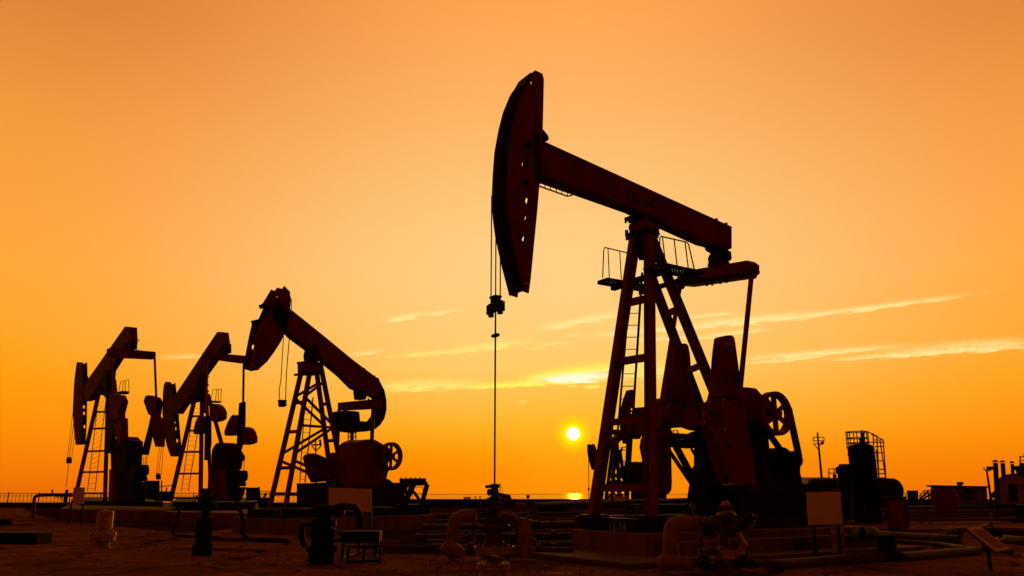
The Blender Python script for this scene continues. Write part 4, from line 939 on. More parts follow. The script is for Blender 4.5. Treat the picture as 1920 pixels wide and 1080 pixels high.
b = pz(925,1083,0); FS = thing('casing_stub', b, 'flanged casing stub cut by the bottom edge in front of the central wellhead', 'pipe fitting')
sF = sc(1,b.y) if False else b.y/1549.
MB().lathe(b, Z3, [(26*sF,0), (26*sF,14*sF), (22*sF,16*sF)], 26).obj('casing', 'cap', FS, smooth=True)
mb = MB(); flange(mb, b+Z3*15*sF, Z3, 31*sF, 4.5*sF, 14); mb.obj('flange', 'cap', FS, smooth=True)
mb = MB(); flange(mb, b+Z3*21*sF, Z3, 30*sF, 4.5*sF, 14); mb.obj('flange', 'cap', FS, smooth=True)
MB().lathe(b+Z3*25*sF, Z3, [(15*sF,0), (12*sF,6*sF), (10*sF,12*sF), (5*sF,14*sF)], 16).obj('casing_cap', 'rust', FS, smooth=True)
valve(FS, b+Vector((-8*sF,-.1,36*sF)), (1,0,0), 7*sF, 'rust'); valve(FS, b+Vector((12*sF,-.1,34*sF)), (1,0,0), 7*sF, 'cap')
# short wrapped riser beside it
RS = thing('riser_pipe', pz(985,1046,0), 'short thick wrapped standpipe right of the central wellhead tree', 'pipe')
MB().tube([pp(983,1044), pp(983,1010), pp(986,978), pp(987,973)], [.17,.19,.21,.17], 16).obj('pipe_jacket', 'jacket', RS, smooth=True)
mb = MB().tube([pp(986,974), pp(992,969), pp(1008,970)], .05, 8); mb.obj('pipe_elbow', 'rust', RS, smooth=True)
valve(RS, pp(1003,986), (0,0,1), .12, 'dark'); valve(RS, pp(994,1012), (0,0,1), .09)
# wellhead in front of the plinth
w2 = pz(1352,1078,0); Y2 = w2.y
def p2(x, y, d=0.): return at(x, y, Y2+d)
W2 = thing('wellhead', w2, 'pale valve manifold wellhead with looped pipe in front of the big plinth', 'wellhead', 'wellheads')
zz = lambda y: p2(1348,y).z
mb = MB().lathe((w2.x,Y2,0), Z3, [(.40,0), (.40,zz(1062)), (.30,zz(1061)), (.30,zz(1056))], 24); mb.obj('casing_head', 'rust', W2, smooth=True)
c = Vector((p2(1367,1040).x, Y2, 0)); mb = MB(); flange(mb, c+Z3*p2(1367,1046).z, Z3, .30, .07, 12); mb.obj('flange', 'cap', W2, smooth=True); mb = MB(); flange(mb, c+Z3*p2(1367,1038).z, Z3, .29, .07, 12); mb.obj('flange', 'cap', W2, smooth=True)
mb = MB().lathe(c+Z3*p2(1367,1034).z, Z3, [(.24,0), (.2,.06), (.17,.12), (.2,.2), (.16,.3), (.2,.45), (.14,.55), (.13,.75), (.17,.85)], 18); mb.obj('tree_body', 'rust', W2, smooth=True)
MB().tube([p2(1362,1006), p2(1380,1010), p2(1388,1022), p2(1383,1034)], [.10,.15,.15,.12], 14).obj('choke_body', 'cap', W2, smooth=True)
pts = [p2(1318,982)]+arcpts(p2(1282,982), p2(1259,981), p2(1259,996))+[p2(1258,1012), p2(1258,1046)]
MB().tube(pts, .15, 18).obj('flow_pipe', 'jacket', W2, smooth=True)
MB().tube([p2(1234,1055,-.1), p2(1240,1054,-.1), p2(1270,1056,-.1), p2(1300,1058,-.1)], [.09,.145,.135,.12], 16).obj('flow_pipe', 'jacket', W2, smooth=True)
MB().tube([p2(1300,982), p2(1340,984), p2(1368,986), p2(1404,984)], [.13,.11,.13,.09], 14).obj('flow_pipe', 'rust', W2, smooth=True)
valve(W2, p2(1319,978,-.05), (1,0,0), .19, 'cap'); valve(W2, p2(1349,980), (1,0,0), .19, 'rust', Z3); valve(W2, p2(1361,972), (0,0,1), .17, 'cap'); valve(W2, p2(1388,980), (1,0,0), .16); 
valve(W2, p2(1330,1000,-.1), (1,0,0), .11, 'dark'); valve(W2, p2(1400,972,-.1), (0,0,1), .11, 'rust'); valve(W2, p2(1376,1014,-.2), (1,0,0), .12, 'cap'); valve(W2, p2(1335,1034,-.1), (1,0,0), .10, 'rust'); valve(W2, p2(1392,1046,-.2), (1,0,0), .10, 'dark')
MB().tube([p2(1330,1000,-.1), p2(1318,1002,-.1), p2(1314,1012,-.1), p2(1314,1040,-.1)], .03, 8).obj('flow_pipe', 'pipe', W2, smooth=True)
MB().lathe(p2(1362,966), Z3, [(.20,0), (.17,.05), (.08,.12), (.09,.2), (.05,.27)], 14).obj('bonnet', 'cap', W2, smooth=True)
valve(W2, p2(1314,1054,-.1), (1,0,0), .17, 'rust'); valve(W2, p2(1344,1062,-.15), (1,0,0), .17); valve(W2, p2(1365,1000), (0,0,1), .15); valve(W2, p2(1404,1056,-.1), (1,0,0), .13); valve(W2, p2(1315,1040,-.05), (0,0,1), .12, 'cap'); valve(W2, p2(1380,1056,-.1), (1,0,0), .12)
MB().tube([p2(1390,1056), p2(1440,1056), p2(1500,1060)], .07, 10).obj('flow_pipe', 'pipe', W2, smooth=True)
for x, y, q in ((1298,949,(1300,972)), (1416,968,(1412,990)), (1423,1055,(1420,1064)), (1405,988,(1404,996))):
    MB().tube([p2(*q,-.1), p2(x+2,y+6,-.1)], .015, 6).lathe(p2(x,y,-.06), (0,-1,0), [(.055,0), (.06,.01), (.06,.05), (.05,.06)], 16).obj('pressure_gauge', 'steel', W2, smooth=True)
# capped well at the left
cw = pz(190,1029,0); W3 = thing('wellhead', cw, 'cream capped well casing with bolted flanges, left foreground', 'wellhead', 'wellheads')
def sc(px, Y): return px*Y/1549.
s_ = sc(1, cw.y)
mb = MB().lathe(cw, Z3, [(16*s_,0), (16*s_,3*s_), (13*s_,4*s_), (13*s_,12*s_), (17*s_,13*s_), (22*s_,14*s_), (22*s_,21*s_)], 26); mb.obj('casing_head', 'cap', W3, smooth=True)
mb = MB().lathe(cw+Z3*21.6*s_, Z3, [(23*s_,0), (23*s_,7*s_), (20*s_,10*s_), (15*s_,12*s_)], 26); mb.obj('flange', 'cap', W3, smooth=True)
bolts_ring(cw, 20*s_, 12*s_, 36*s_, 1.4*s_, 12).obj('stud_bolt', 'rust', W3)
mb = MB().lathe(cw+Z3*33*s_, Z3, [(14.5*s_,0), (14*s_,33*s_), (13.4*s_,34.5*s_)], 22); mb.obj('cap_cylinder', 'cap', W3, smooth=True)
mb = MB().ring(cw+Z3*70*s_, (0,1,0), 2.6*s_, 1.6*s_, 1.4*s_, 14); mb.obj('lifting_eye', 'cap', W3)
# dark wellheads standing before the left units
def dark_tree(x, yb, W_, label, prof, side, tubes):
    b = pz(x, yb, 0); s = sc(1, b.y); T = thing('wellhead', b, label, 'wellhead', 'wellheads')
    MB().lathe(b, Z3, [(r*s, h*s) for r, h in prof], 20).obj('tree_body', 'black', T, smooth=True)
    for (dx, dz, ax, q) in side: valve(T, b+Vector((dx*s,-.05,dz*s)), ax, q*s, 'dark')
    for i, tb_ in enumerate(tubes): MB().tube([b+Vector((dx*s,dy,dz*s)) for dx, dy, dz in tb_[0]], tb_[1]*s, 10).obj('flow_pipe', 'dark', T, smooth=True)
    bolts_ring(b, 13*s, 40*s, 64*s, 1.3*s, 10).obj('stud_bolt', 'dark', T)
    return T
dark_tree(378, 1044, 0, 'black wellhead tree standing before the second pumping unit', [(18,0), (18,22), (14,23), (14,34), (15,40), (15,44), (11,46), (10,60), (15,64), (15,69), (8,72), (8,96), (11,98), (10,110), (5,112), (3,122)],
  [(-10,88,(1,0,0),8), (12,92,(1,0,0),9), (-2,78,(0,0,1),7), (12,30,(1,0,0),7), (24,106,(0,0,1),6), (-18,106,(0,0,1),4)],
  [([(-12,0,88),(-40,0,88),(-58,.3,84),(-64,.3,60),(-66,.3,38)],2.6), ([(8,0,86),(40,.2,86),(56,.3,84),(60,.5,60),(56,.6,40),(70,.6,28),(140,.8,24)],4.2), ([(-68,.4,36),(-20,.3,34),(20,.3,33)],2.5)])
dark_tree(602, 1057, 0, 'broad black wellhead tree before the white board, centre left foreground', [(24,0), (24,20), (28,22), (28,32), (20,34), (20,44), (24,50), (24,62), (16,64), (15,84), (18,90), (14,104)],
  [(-10,74,(1,0,0),10), (14,72,(1,0,0),12), (28,94,(1,0,0),13), (-14,96,(1,0,0),9), (4,90,(0,0,1),10), (-18,50,(1,0,0),8)],
  [([(10,0,96),(34,0,102),(58,0,100),(66,.1,84),(66,.1,60)],7), ([(-20,0,70),(-42,.2,70),(-46,.3,44),(-40,.4,30)],6), ([(20,0,40),(60,0,44),(100,.1,44)],3)])
FRm = thing('pipe_rack', pz(676,1056,0), 'low black pipe stand with four short legs beside the broad wellhead', 'rack')
mb = MB(); Yr = pz(676,1056,0).y
q = [pz(642,1050,0), pz(712,1056,0), pz(706,1044,0), pz(672,1040,0)]
for p in q+[pz(652,1058,0), pz(682,1057,0)]: mb.bar(p, p+Z3*.36, .06, .06, up=(0,1,0))
for z in (.05,.36): mb.tube([p+Z3*z for p in (q[0], pz(652,1058,0), pz(682,1057,0), q[1], q[2], q[3], q[0])], .03, 6)
mb.obj('rack_frame', 'black', FRm); MB().box(pz(676,1050,0)+Z3*.52, .9, .5, .26).obj('rack_tray', 'black', FRm, bevel=.02)
# left pipe loop with its small valves
LP = thing('pipe_loop', pz(62,972,0), 'square pipe loop rising from the ground at the far left, behind the pavement', 'pipe')
YL = pz(62,972,0).y
pts = [at(61,972,YL), at(64,940,YL)]+arcpts(at(64,936,YL), at(65,930,YL), at(72,929,YL),3)+[at(100,928,YL), at(136,927,YL)]
MB().tube(pts, .10, 10).obj('flow_pipe', 'pipe', LP, smooth=True)
mb = MB().tube([at(98,928,YL), at(98,921,YL)], .05, 8).lathe(at(98,921,YL), Z3, [(.05,0), (.06,.03), (.04,.09)], 10); mb.obj('vent_valve', 'dark', LP, smooth=True)
mb = MB(); handwheel(mb, at(106,931,YL), (0,-1,0), .11); handwheel(mb, at(117,934,YL), (0,-1,0), .14); mb.obj('hand_wheel', 'dark', LP)
wl1 = H1.p(124,930,0); b1 = Vector((wl1.x, wl1.y, 0))
W4 = thing('wellhead', b1, 'thin wellhead under the polished rod of the leftmost pumping unit', 'wellhead', 'wellheads')
k = wl1.y/1549.
MB().lathe(b1, Z3, [(.22,0), (.22,.5), (.3,.55), (.3,.65), (.14,.7), (.14,wl1.z), (.2,wl1.z+.05), (.12,wl1.z+.2), (.10,wl1.z+.45), (.04,wl1.z+.5)], 12).obj('tree_body', 'dark', W4, smooth=True)
mb = MB().tube([(b1.x-.5,b1.y,wl1.z), (b1.x+.5,b1.y,wl1.z)], .07, 8); handwheel(mb, b1+Vector((-.5,-.1,wl1.z)), (0,-1,0), .16); mb.obj('valve', 'dark', W4)
wl2 = H2.p(294,935,0); b1 = Vector((wl2.x, wl2.y, 0))
W5 = thing('wellhead', b1, 'thin wellhead under the polished rod of the second unit from the left', 'wellhead', 'wellheads')
MB().lathe(b1, Z3, [(.22,0), (.22,.5), (.3,.55), (.3,.65), (.14,.7), (.14,wl2.z), (.2,wl2.z+.05), (.05,wl2.z+.3)], 12).obj('tree_body', 'dark', W5, smooth=True)
MB().tube([(b1.x-.4,b1.y,1.1), (b1.x+.6,b1.y,1.1)], .06, 8).obj('valve', 'dark', W5)
PT = thing('pipe_stand', at(303,936,42).xy.to_3d(), 'thin upright pipe with side rail between the two left units', 'pipe')
mb = MB().bar(at(303,945,42), at(303,901,42), .05, .05, up=(0,1,0)).tube([at(298,913,42), at(322,910,42)], .025, 6).tube([at(309,930,42), at(313,914,42)], .035, 6); mb.obj('upright', 'dark', PT)
PT = thing('pipe_railing', at(492,936,44).xy.to_3d(), 'small open pipe railing right of the second unit', 'railing')
mb = MB().tube([at(485,913,44), at(488,936,44)], .05, 6).tube([at(486,921,44), at(506,921,44), at(506,937,44)], .025, 6).tube([at(494,936,44), at(499,924,44)], .06, 6); mb.obj('rail', 'dark', PT)
# row of line pipes on the ground, running across the field
pipes = [(800,966,1100,962,.10,.30,'rust-brown line pipe lying highest and farthest of the row behind the central wellhead'), (800,978,1098,975,.08,.30,'second farthest line pipe of the row behind the central wellhead'),
 (790,990,1095,982,.13,.35,'thick line pipe on saddles, third from the back of the row by the big plinth'), (790,1000,1090,996,.07,.22,'thin line pipe in the middle of the row left of the big plinth'),
 (780,1009,1080,1006,.12,.22,'bright-edged line pipe in the middle of the row, touching the plinth corner'), (800,1017,1074,1021,.09,.18,'line pipe second from the front of the row by the plinth'),
 (800,1027,1074,1034,.10,.14,'front line pipe of the row, lowest by the plinth')]
for (x0,y0,x1,y1,r,z,lb) in pipes:
    a = pz(x0,y0,z); b = pz(x1,y1,z)
    T = thing('line_pipe', lerp(a,b,.5)-Z3*z, lb, 'pipe', 'line pipes on the ground')
    n = 12; mb = MB().tube([lerp(a,b,i/n)+Vector((0,0,random.uniform(-.012,.012))) for i in range(n+1)], r, 12)
    mb.obj('pipe_run', 'pipe', T, smooth=True)
    mb = MB()
    for i in range(1,7): p = lerp(a,b,i/7); mb.box((p.x,p.y,(z-r)/2), .12, .3, z-r)
    mb.obj('pipe_saddle', 'rust', T)
    for t in (random.uniform(.2,.45), random.uniform(.6,.9)): 
        p = lerp(a,b,t); d = (b-a).normalized()
        for e_ in (-.05,.02): mb = MB(); flange(mb, p+d*e_, d, r*1.7, .05, 8); mb.obj('flange', 'rust', T)
for (x0,y0,x1,y1,r,z,lb) in ((1000,946.5,1300,936,.10,.5,'long thin bright-topped pipeline in front of the sea wall behind the tower legs'), (1100,975,1215,974,.06,1.0,'small pipe end beside the foot of the tall tower')):
    a = at(x0,y0,36 if r>.09 else 24); b = at(x1,y1 if r>.09 else y1,52 if r>.09 else 24)
    T = thing('line_pipe', lerp(a,b,.5).xy.to_3d(), lb, 'pipe', 'line pipes on the ground')
    MB().tube([a,b], r, 10).obj('pipe_run', 'pipe', T, smooth=True)
    mb = MB()
    for i in range(6): p = lerp(a,b,i/5); mb.bar((p.x,p.y,0), (p.x,p.y,p.z-r), .1)
    mb.obj('pipe_saddle', 'rust', T)
rp_ = [([(1600,1003),(1640,1003),(1700,1006),(1760,1010),(1800,1012)],.12,.22,'thick line pipe behind the black bin at the right'), ([(1590,1016),(1680,1015),(1760,1020),(1830,1030),(1900,1034)],.06,.12,'thin line pipe sloping behind the solar panel'),
 ([(1440,1062),(1490,1058),(1560,1052),(1620,1048),(1655,1046)],.12,.12,'long pale pipe running along the ground left of the black bin'), ([(1690,1046),(1740,1042),(1800,1037),(1830,1035)],.12,.12,'pipe running right from the black bin under the solar panel'),
 ([(1690,995),(1740,995),(1800,991),(1840,988),(1856,982)],.06,.14,'thin dark pipe with a raised end across the right of the yard'), ([(1850,996),(1900,997),(1990,1000)],.14,.30,'thick rusty pipe leaving the picture at right, upper'), ([(1860,1008),(1910,1014),(1990,1018)],.12,.25,'thick rusty pipe leaving the picture at right, lower'),
 ([(1560,962),(1700,960),(1860,958),(1990,960)],.07,.35,'far thin pipeline before the low buildings'), ([(1560,972),(1750,975),(1990,972)],.07,.25,'second far thin pipeline before the low buildings'),
 ([(1700,952),(1800,950),(1990,950)],.12,.5,'pale topped pipeline right below the low brown building')]
for pts, r, z, lb in rp_:
    P_ = [pz(x,y,z) for x,y in pts]; T = thing('line_pipe', P_[len(P_)//2]-Z3*z, lb, 'pipe', 'line pipes on the ground')
    sm = []
    for i in range(len(P_)-1):
        for t in (0,.5): sm.append(lerp(P_[i],P_[i+1],t))
    sm.append(P_[-1]); MB().tube(sm, r, 12).obj('pipe_run', 'pipe', T, smooth=True)
    mb = MB()
    for p in P_[::2]: mb.box((p.x,p.y,max(.03,(z-r)/2)), .14, .3, max(.05,z-r))
    mb.obj('pipe_saddle', 'rust', T)
VA = thing('pipe_valve', pz(1785,1005,.2)-Z3*.2, 'flanged valve with hand wheel on the pipe left of the solar panel', 'valve')
valve(VA, pz(1785,1000,.35), (1,0,0), .22, 'rust'); mb = MB(); flange(mb, pz(1779,1000,.35), (1,0,0), .2, .06, 8); mb.obj('flange', 'cap', VA, smooth=True)
VA = thing('pipe_valve', pz(1860,1004,.2)-Z3*.2, 'dark upright valve right behind the solar panel', 'valve')
valve(VA, pz(1862,1000,.5), (1,0,0), .2, 'dark', Z3)
PA = thing('pipe_arch', pz(1620,1000,0), 'black pipe arch over the ground behind the black bin', 'pipe')
MB().tube([pz(1603,1002,.0), pz(1603,1002,.45)]+arcpts(pz(1603,1002,.5), pz(1607,1002,.75), pz(1618,1002,.75),3)+arcpts(pz(1628,1000,.75), pz(1640,1000,.75), pz(1640,1000,.5),3)+[pz(1640,1000,0)], .13, 12).obj('pipe_run', 'dark', PA, smooth=True)
# board on a tilted post right of the big unit, with its cabinet
YS = 19.6
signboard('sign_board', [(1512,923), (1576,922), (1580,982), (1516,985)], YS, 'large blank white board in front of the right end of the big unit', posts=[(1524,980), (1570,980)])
CB = thing('cabinet', pz(1580,1040,0), 'tall pale narrow cabinet behind the large white board', 'cabinet')
c0 = at(1579,1030,YS+.6); MB().box((c0.x+.02,YS+.85,at(1579,928,YS+.6).z/2), .30, .4, at(1579,928,YS+.6).z, X=(.93,-.37,0), Y=(.37,.93,0)).box((c0.x+.02,YS+.85,at(1579,928,YS+.6).z+.02), .36, .46, .05, X=(.93,-.37,0), Y=(.37,.93,0)).obj('cabinet_body', 'cap', CB, bevel=.01)
MB().tube([at(1578,1000,YS+.4), at(1590,1012,YS+.3), at(1596,1030,YS+.2)], .02, 6).obj('cable', 'cable', CB)
# solar panel on a pole
SP = thing('solar_panel', pz(1853,1075,0), 'small tilted solar panel in a pale metal frame on a pole, lower right', 'solar panel')
Ys = pz(1853,1078,0).y
cor = [at(1813,992,Ys+.35), at(1838,990,Ys+.45), at(1892,1031,Ys-.05), at(1868,1035,Ys-.15)]
nrm = (cor[1]-cor[0]).cross(cor[3]-cor[0]).normalized()
if nrm.y > 0: nrm = -nrm
MB().prism(cor, nrm*.03).obj('panel_frame', 'white', SP)
inner = [at(1821,994,Ys+.33), at(1837,992.5,Ys+.42), at(1885,1030,Ys-.02), at(1870,1032.5,Ys-.10)]
cc = sum(cor, Vector())/4; inn = [cc+(p-cc)*.82 for p in cor]
MB().prism([p+nrm*.031 for p in inn], nrm*.004).obj('solar_cells', 'cell', SP)
MB().prism([p-nrm*.002 for p in cor], -nrm*.05).obj('panel_back', 'rust', SP)
pc_ = cc-nrm*.06; MB().tube([(pc_.x,pc_.y,0), (pc_.x,pc_.y,pc_.z)], .035, 10).bar(pc_-Z3*.3, pc_-Z3*.02-Vector((.12,0,-.05)), .03).obj('pole', 'dark', SP)
# bins, cabinets
BN = thing('bin', pz(1666,1057,0), 'small black drum standing on the pavement near the lower right', 'bin')
b = pz(1666,1056,0); s = sc(1,b.y); MB().lathe(b, Z3, [(17*s,0), (17*s,40*s), (16*s,49*s), (14.5*s,50*s)], 24).obj('drum', 'black', BN, smooth=True)
MB().ring(b+Z3*25*s, Z3, 17.6*s, 16.8*s, 2*s, 24).ring(b+Z3*49*s, Z3, 16.6*s, 15*s, 2*s, 24).obj('hoop', 'black', BN)
CB = thing('cabinet', pz(1684,1000,0), 'dark red steel cabinet before the horizontal tank', 'cabinet')
b = pz(1686,996,0); s = sc(1,b.y); ry_ = Vector((.43,.90,0)); rx_ = Vector((.90,-.43,0)); MB().box(b+Z3*30*s, 36*s, 30*s, 60*s, X=rx_, Y=ry_).box(b+Z3*61*s, 40*s, 34*s, 2.5*s, X=rx_, Y=ry_).obj('cabinet_body', 'dark', CB, bevel=.02); MB().box(b-ry_*15.3*s+Z3*30*s, 28*s, .6*s, 50*s, X=rx_, Y=ry_).obj('door', 'red', CB)
CB = thing('cabinet', pz(1772,976,0), 'big dark red steel housing with a sloping right side', 'cabinet')
Yc = pz(1772,974,0).y; pts = [(1750,974), (1752,925), (1748,919), (1754,915.5), (1784,916), (1792,922), (1796,932), (1797,974)]
MB().prism([at(x,y,Yc) for x,y in pts], Vector((.62,1.1,0))).obj('housing', 'red', CB, bevel=.02); MB().prism([at(x,y,Yc-.04) for x,y in ((1756,970),(1757,928),(1790,928),(1791,970))], Vector((0,.035,0))).obj('door', 'red', CB)
CB = thing('cabinet', at(1711,934,70).xy.to_3d(), 'small distant box cabinet on legs left of the stairs', 'cabinet')
MB().prism([at(x,y,70) for x,y in ((1700,919.5),(1720,919.5),(1721,938),(1702,938))], Vector((.45,.8,0))).obj('cabinet_body', 'dark', CB)
MB().bar(at(1703,946,70), at(1703,938,70), .1).bar(at(1720,946,70), at(1720,938,70), .1).obj('leg', 'dark', CB)
def back(px, d): r = ray(px, 925).xy.normalized(); return Vector((r.x*d, r.y*d, 0))
# ------------------------------------------------------------------ tanks, platform, buildings on the right
YT = 42.
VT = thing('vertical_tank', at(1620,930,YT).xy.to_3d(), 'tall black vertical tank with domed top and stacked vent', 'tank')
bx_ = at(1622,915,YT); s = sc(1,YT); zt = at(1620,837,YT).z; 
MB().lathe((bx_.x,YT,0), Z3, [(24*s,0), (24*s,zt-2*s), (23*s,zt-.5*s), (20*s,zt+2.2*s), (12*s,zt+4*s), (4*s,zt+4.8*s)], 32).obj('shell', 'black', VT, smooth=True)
mb = MB().tube([at(1616.5,838,YT), at(1616,820,YT), at(1615.5,806,YT)], [.06,.05,.035], 8).tube([at(1616,822,YT), at(1619,815,YT), at(1621,808,YT)], [.05,.06,.05], 8).lathe(at(1616.5,829,YT)+Vector((-.12,0,0)), (1,0,0), [(.08,0), (.1,.12), (.08,.24)], 10).lathe(at(1616.5,824,YT)+Vector((-.16,0,0)), (1,0,0), [(.05,0), (.09,.1), (.06,.3)], 10)
mb.obj('vent_stack', 'black', VT)
mb = MB().tube([at(1596,853,YT), at(1592,853,YT), at(1592.5,846,YT)], .07, 8).lathe(at(1592.5,849,YT)-Z3*.12, Z3, [(.12,0), (.08,.1), (.03,.16)], 8).tube([at(1590,845,YT), at(1595,845,YT)], .03, 6); mb.obj('outlet_valve', 'dark', VT)
# ring railing on top and caged ladder
cx = bx_.x+sc(-1,YT); rr_ = 20*s
mb = MB()
zr0 = at(1600,838,YT).z; zr1 = at(1600,810,YT).z
for z in (zr1, lerp(zr0,zr1,.58), lerp(zr0,zr1,.25)): mb.ring((cx-.1,YT,z), Z3, rr_*1.0, rr_*.96, .05, 28)
for k in range(9): a = 2*math.pi*k/9+.1; mb.bar((cx-.1+math.cos(a)*rr_*.98,YT+math.sin(a)*rr_*.98,zr0-.1), (cx-.1+math.cos(a)*rr_*.98,YT+math.sin(a)*rr_*.98,zr1), .04)
mb.obj('top_railing', 'dark', VT)
mb = MB()
rails = [((1643,843),(1648,896)), ((1650,826),(1661,898)), ((1637,812),(1638,836)), ((1644,816),(1648,896)), ((1656,825),(1661,897))]
for (x0,y0),(x1,y1) in rails: mb.bar(at(x0,y0,YT), at(x1,y1,YT), .045, .045)
for (x0,y0),(x1,y1) in (((1628,810),(1644,818)), ((1634,814),(1656,825)), ((1639,825),(1656,825)), ((1620,829),(1658,829.5))): mb.tube([at(x0,y0,YT-.3), at(x1,y1,YT-.3)], .03, 6)
for y in (837,849,864,880,888,896): mb.tube([at(1641,y,YT), at(1643,y,YT-.45), at(1652+(y-830)*.1,y,YT-.45), at(1655+(y-830)*.09,y,YT), at(1652+(y-830)*.1,y,YT+.45), at(1641,y,YT+.45)], .03, 6)
for y in range(840,896,4): mb.tube([at(1641.5+(y-840)*.08,y,YT), at(1645.5+(y-840)*.08,y,YT)], .014, 6)
mb.obj('caged_ladder', 'dark', VT)
HT = thing('horizontal_tank', at(1660,938,YT+3).xy.to_3d(), 'dark horizontal cylindrical tank with rounded end, right of the vertical tank', 'tank')
ca = at(1673,919,YT+3); r_ = sc(22,YT+3); 
MB().lathe(ca+Vector((-4.2,0,0)), (1,0,0), [(r_*.4,-.5), (r_*.8,-.3), (r_,0), (r_,4.2), (r_*.97,4.35), (r_*.85,4.52), (r_*.6,4.65), (r_*.2,4.72)], 32).obj('shell', 'dark', HT, smooth=True)
MB().box((ca.x-3,YT+3,.35), .4, 1.2, .75).box((ca.x-.6,YT+3,.35), .4, 1.2, .75).obj('saddle', 'dark', HT)
PFM = thing('steel_platform', at(1600,935,YT-2).xy.to_3d(), 'dark steel platform with pipe railings and valves round the tanks', 'platform')
Yq = YT-2
mb = MB().prism([at(x,y,Yq) for x,y in ((1572,896),(1650,896),(1650,899),(1572,899))], Vector((0,4,0)))
for x in (1574,1600,1622,1648): mb.bar(at(x,899,Yq), at(x,975,Yq), .12)
mb.prism([at(x,y,Yq) for x,y in ((1585,912),(1655,912),(1655,914),(1585,914))], Vector((0,.1,0)))
mb.obj('deck', 'dark', PFM)
mb = MB()
for y in (879,887): mb.tube([at(1554,y,Yq), at(1590,y,Yq)], .025, 6)
for x in (1554,1564,1574,1585): mb.bar(at(x,879,Yq), at(x,896,Yq), .04)
mb.obj('railing', 'dark', PFM)
mb = MB().box(at(1591,884,Yq), .75, .4, .7, ).tube([at(1565,897,Yq), at(1565,889,Yq)], .09, 8).tube([at(1575,897,Yq), at(1575,881,Yq)], .12, 8).lathe(at(1575,886,Yq)-Z3*.1, Z3, [(.1,0), (.2,.08), (.2,.3), (.1,.4)], 10).tube([at(1572,884,Yq),at(1580,884,Yq)], .1, 8)
for x in (1583,1588,1594): mb.tube([at(x,897,Yq), at(x,889,Yq)], .05, 8)
mb.obj('equipment', 'black', PFM)
mb = MB().prism([at(x,y,Yq+1) for x,y in ((1575,915),(1650,915),(1652,975),(1575,975))], Vector((0,2.5,0))); mb.obj('skirt_panel', 'black', PFM)
# sheds
SH = thing('shed', at(1530,930,60).xy.to_3d(), 'low shed with a broad pitched sheet roof behind the big unit', 'building')
MB().prism([at(x,y,60) for x,y in ((1480,906),(1575,906),(1575,942),(1480,942))], back(1530,6)).obj('wall', 'dark', SH)
MB().add([at(1480,907,59.6), at(1518,907,59.6), at(1556,895,63), at(1480,895,63), at(1580,907,59.6), at(1480,895.5,63)+Vector((0,3.6,-1))], [(0,1,2,3), (1,4,2)]).obj('roof', 'roof', SH)
mb = MB().bar(at(1520,914,58), at(1573,914,58), .12, .18); mb.obj('gutter_pipe', 'pale', SH)
BL = thing('low_building', at(1800,935,72).xy.to_3d(), 'long low brown building with a flat overhanging roof', 'building')
Yb = 72.
MB().prism([at(x,y,Yb) for x,y in ((1745,912),(1850,913),(1852,944),(1746,944))], back(1800,5)).obj('wall', 'brick', BL)
MB().prism([at(x,y,Yb-.8) for x,y in ((1736,909.5),(1760,909.6),(1800,910.5),(1856,911.5),(1854,914),(1800,913),(1737,912))], back(1800,6.5)).obj('roof', 'roof', BL)
for x0, x1 in ((1803,1806), (1812,1818), (1820,1824), (1768,1774)): 
    fo = MB().prism([at(x,y,Yb-.05) for x,y in ((x0,919),(x1,919),(x1,937),(x0,937))], Vector((0,.04,0))).obj('window' , 'dark', BL)
mb = MB().bar(at(1799,911,Yb), at(1797,904,Yb), .25).bar(at(1799,910,Yb), at(1805,905,Yb), .2); mb.obj('roof_vent', 'dark', BL)
ST = thing('metal_stairs', at(1735,935,71).xy.to_3d(), 'small flight of metal stairs at the left end of the low brown building', 'stairs')
mb = MB().bar(at(1724,937,71), at(1741,920,71), .12).bar(at(1729,937,71), at(1744,927,71), .12).tube([at(1724,930,71), at(1733,919.5,71), at(1745,919.5,71)], .04, 6)
for x, y, y1 in ((1725,930,937), (1733,919.5,929), (1741,919.5,936), (1745,919.5,937)): mb.bar(at(x,y,71), at(x,y1,71), .06)
for i in range(5): mb.bar(at(1727+3.4*i,934.5-2.6*i,71), at(1727+3.4*i,934.5-2.6*i,72), .25, .05)
mb.obj('stair_frame', 'dark', ST)
QH = thing('arched_building', at(1905,940,58).xy.to_3d(), 'pale arched-roof building with dark chimneys at the right edge', 'building')
Yh = 58.
arc_ = [(1870,946), (1870,903), (1873,897), (1880,892), (1890,889.5), (1903,888.5), (1915,889.5), (1928,893), (1937,900), (1941,910), (1942,946)]
MB().prism([at(x,y,Yh) for x,y in arc_], back(1905,9)).obj('wall', 'pale', QH)
MB().prism([at(x,y,Yh-.05) for x,y in ((1891,908),(1908,908),(1909,941),(1893,941))], Vector((0,.045,0))).obj('door', 'dark', QH)
MB().prism([at(x,y,Yh-.05) for x,y in ((1912,909),(1925,909),(1925,917),(1912,917))], Vector((0,.045,0))).obj('name_plate', 'red', QH)
a_ = [at(x,y-.5,Yh-.15) for x,y in arc_[1:-1]]; b_ = [at(x,y+1.2,Yh-.15) for x,y in arc_[1:-1]]
mb = MB()
for i in range(len(a_)-1): mb.prism([a_[i],a_[i+1],b_[i+1],b_[i]], back(1905,9.3))
mb.obj('roof', 'roof', QH)
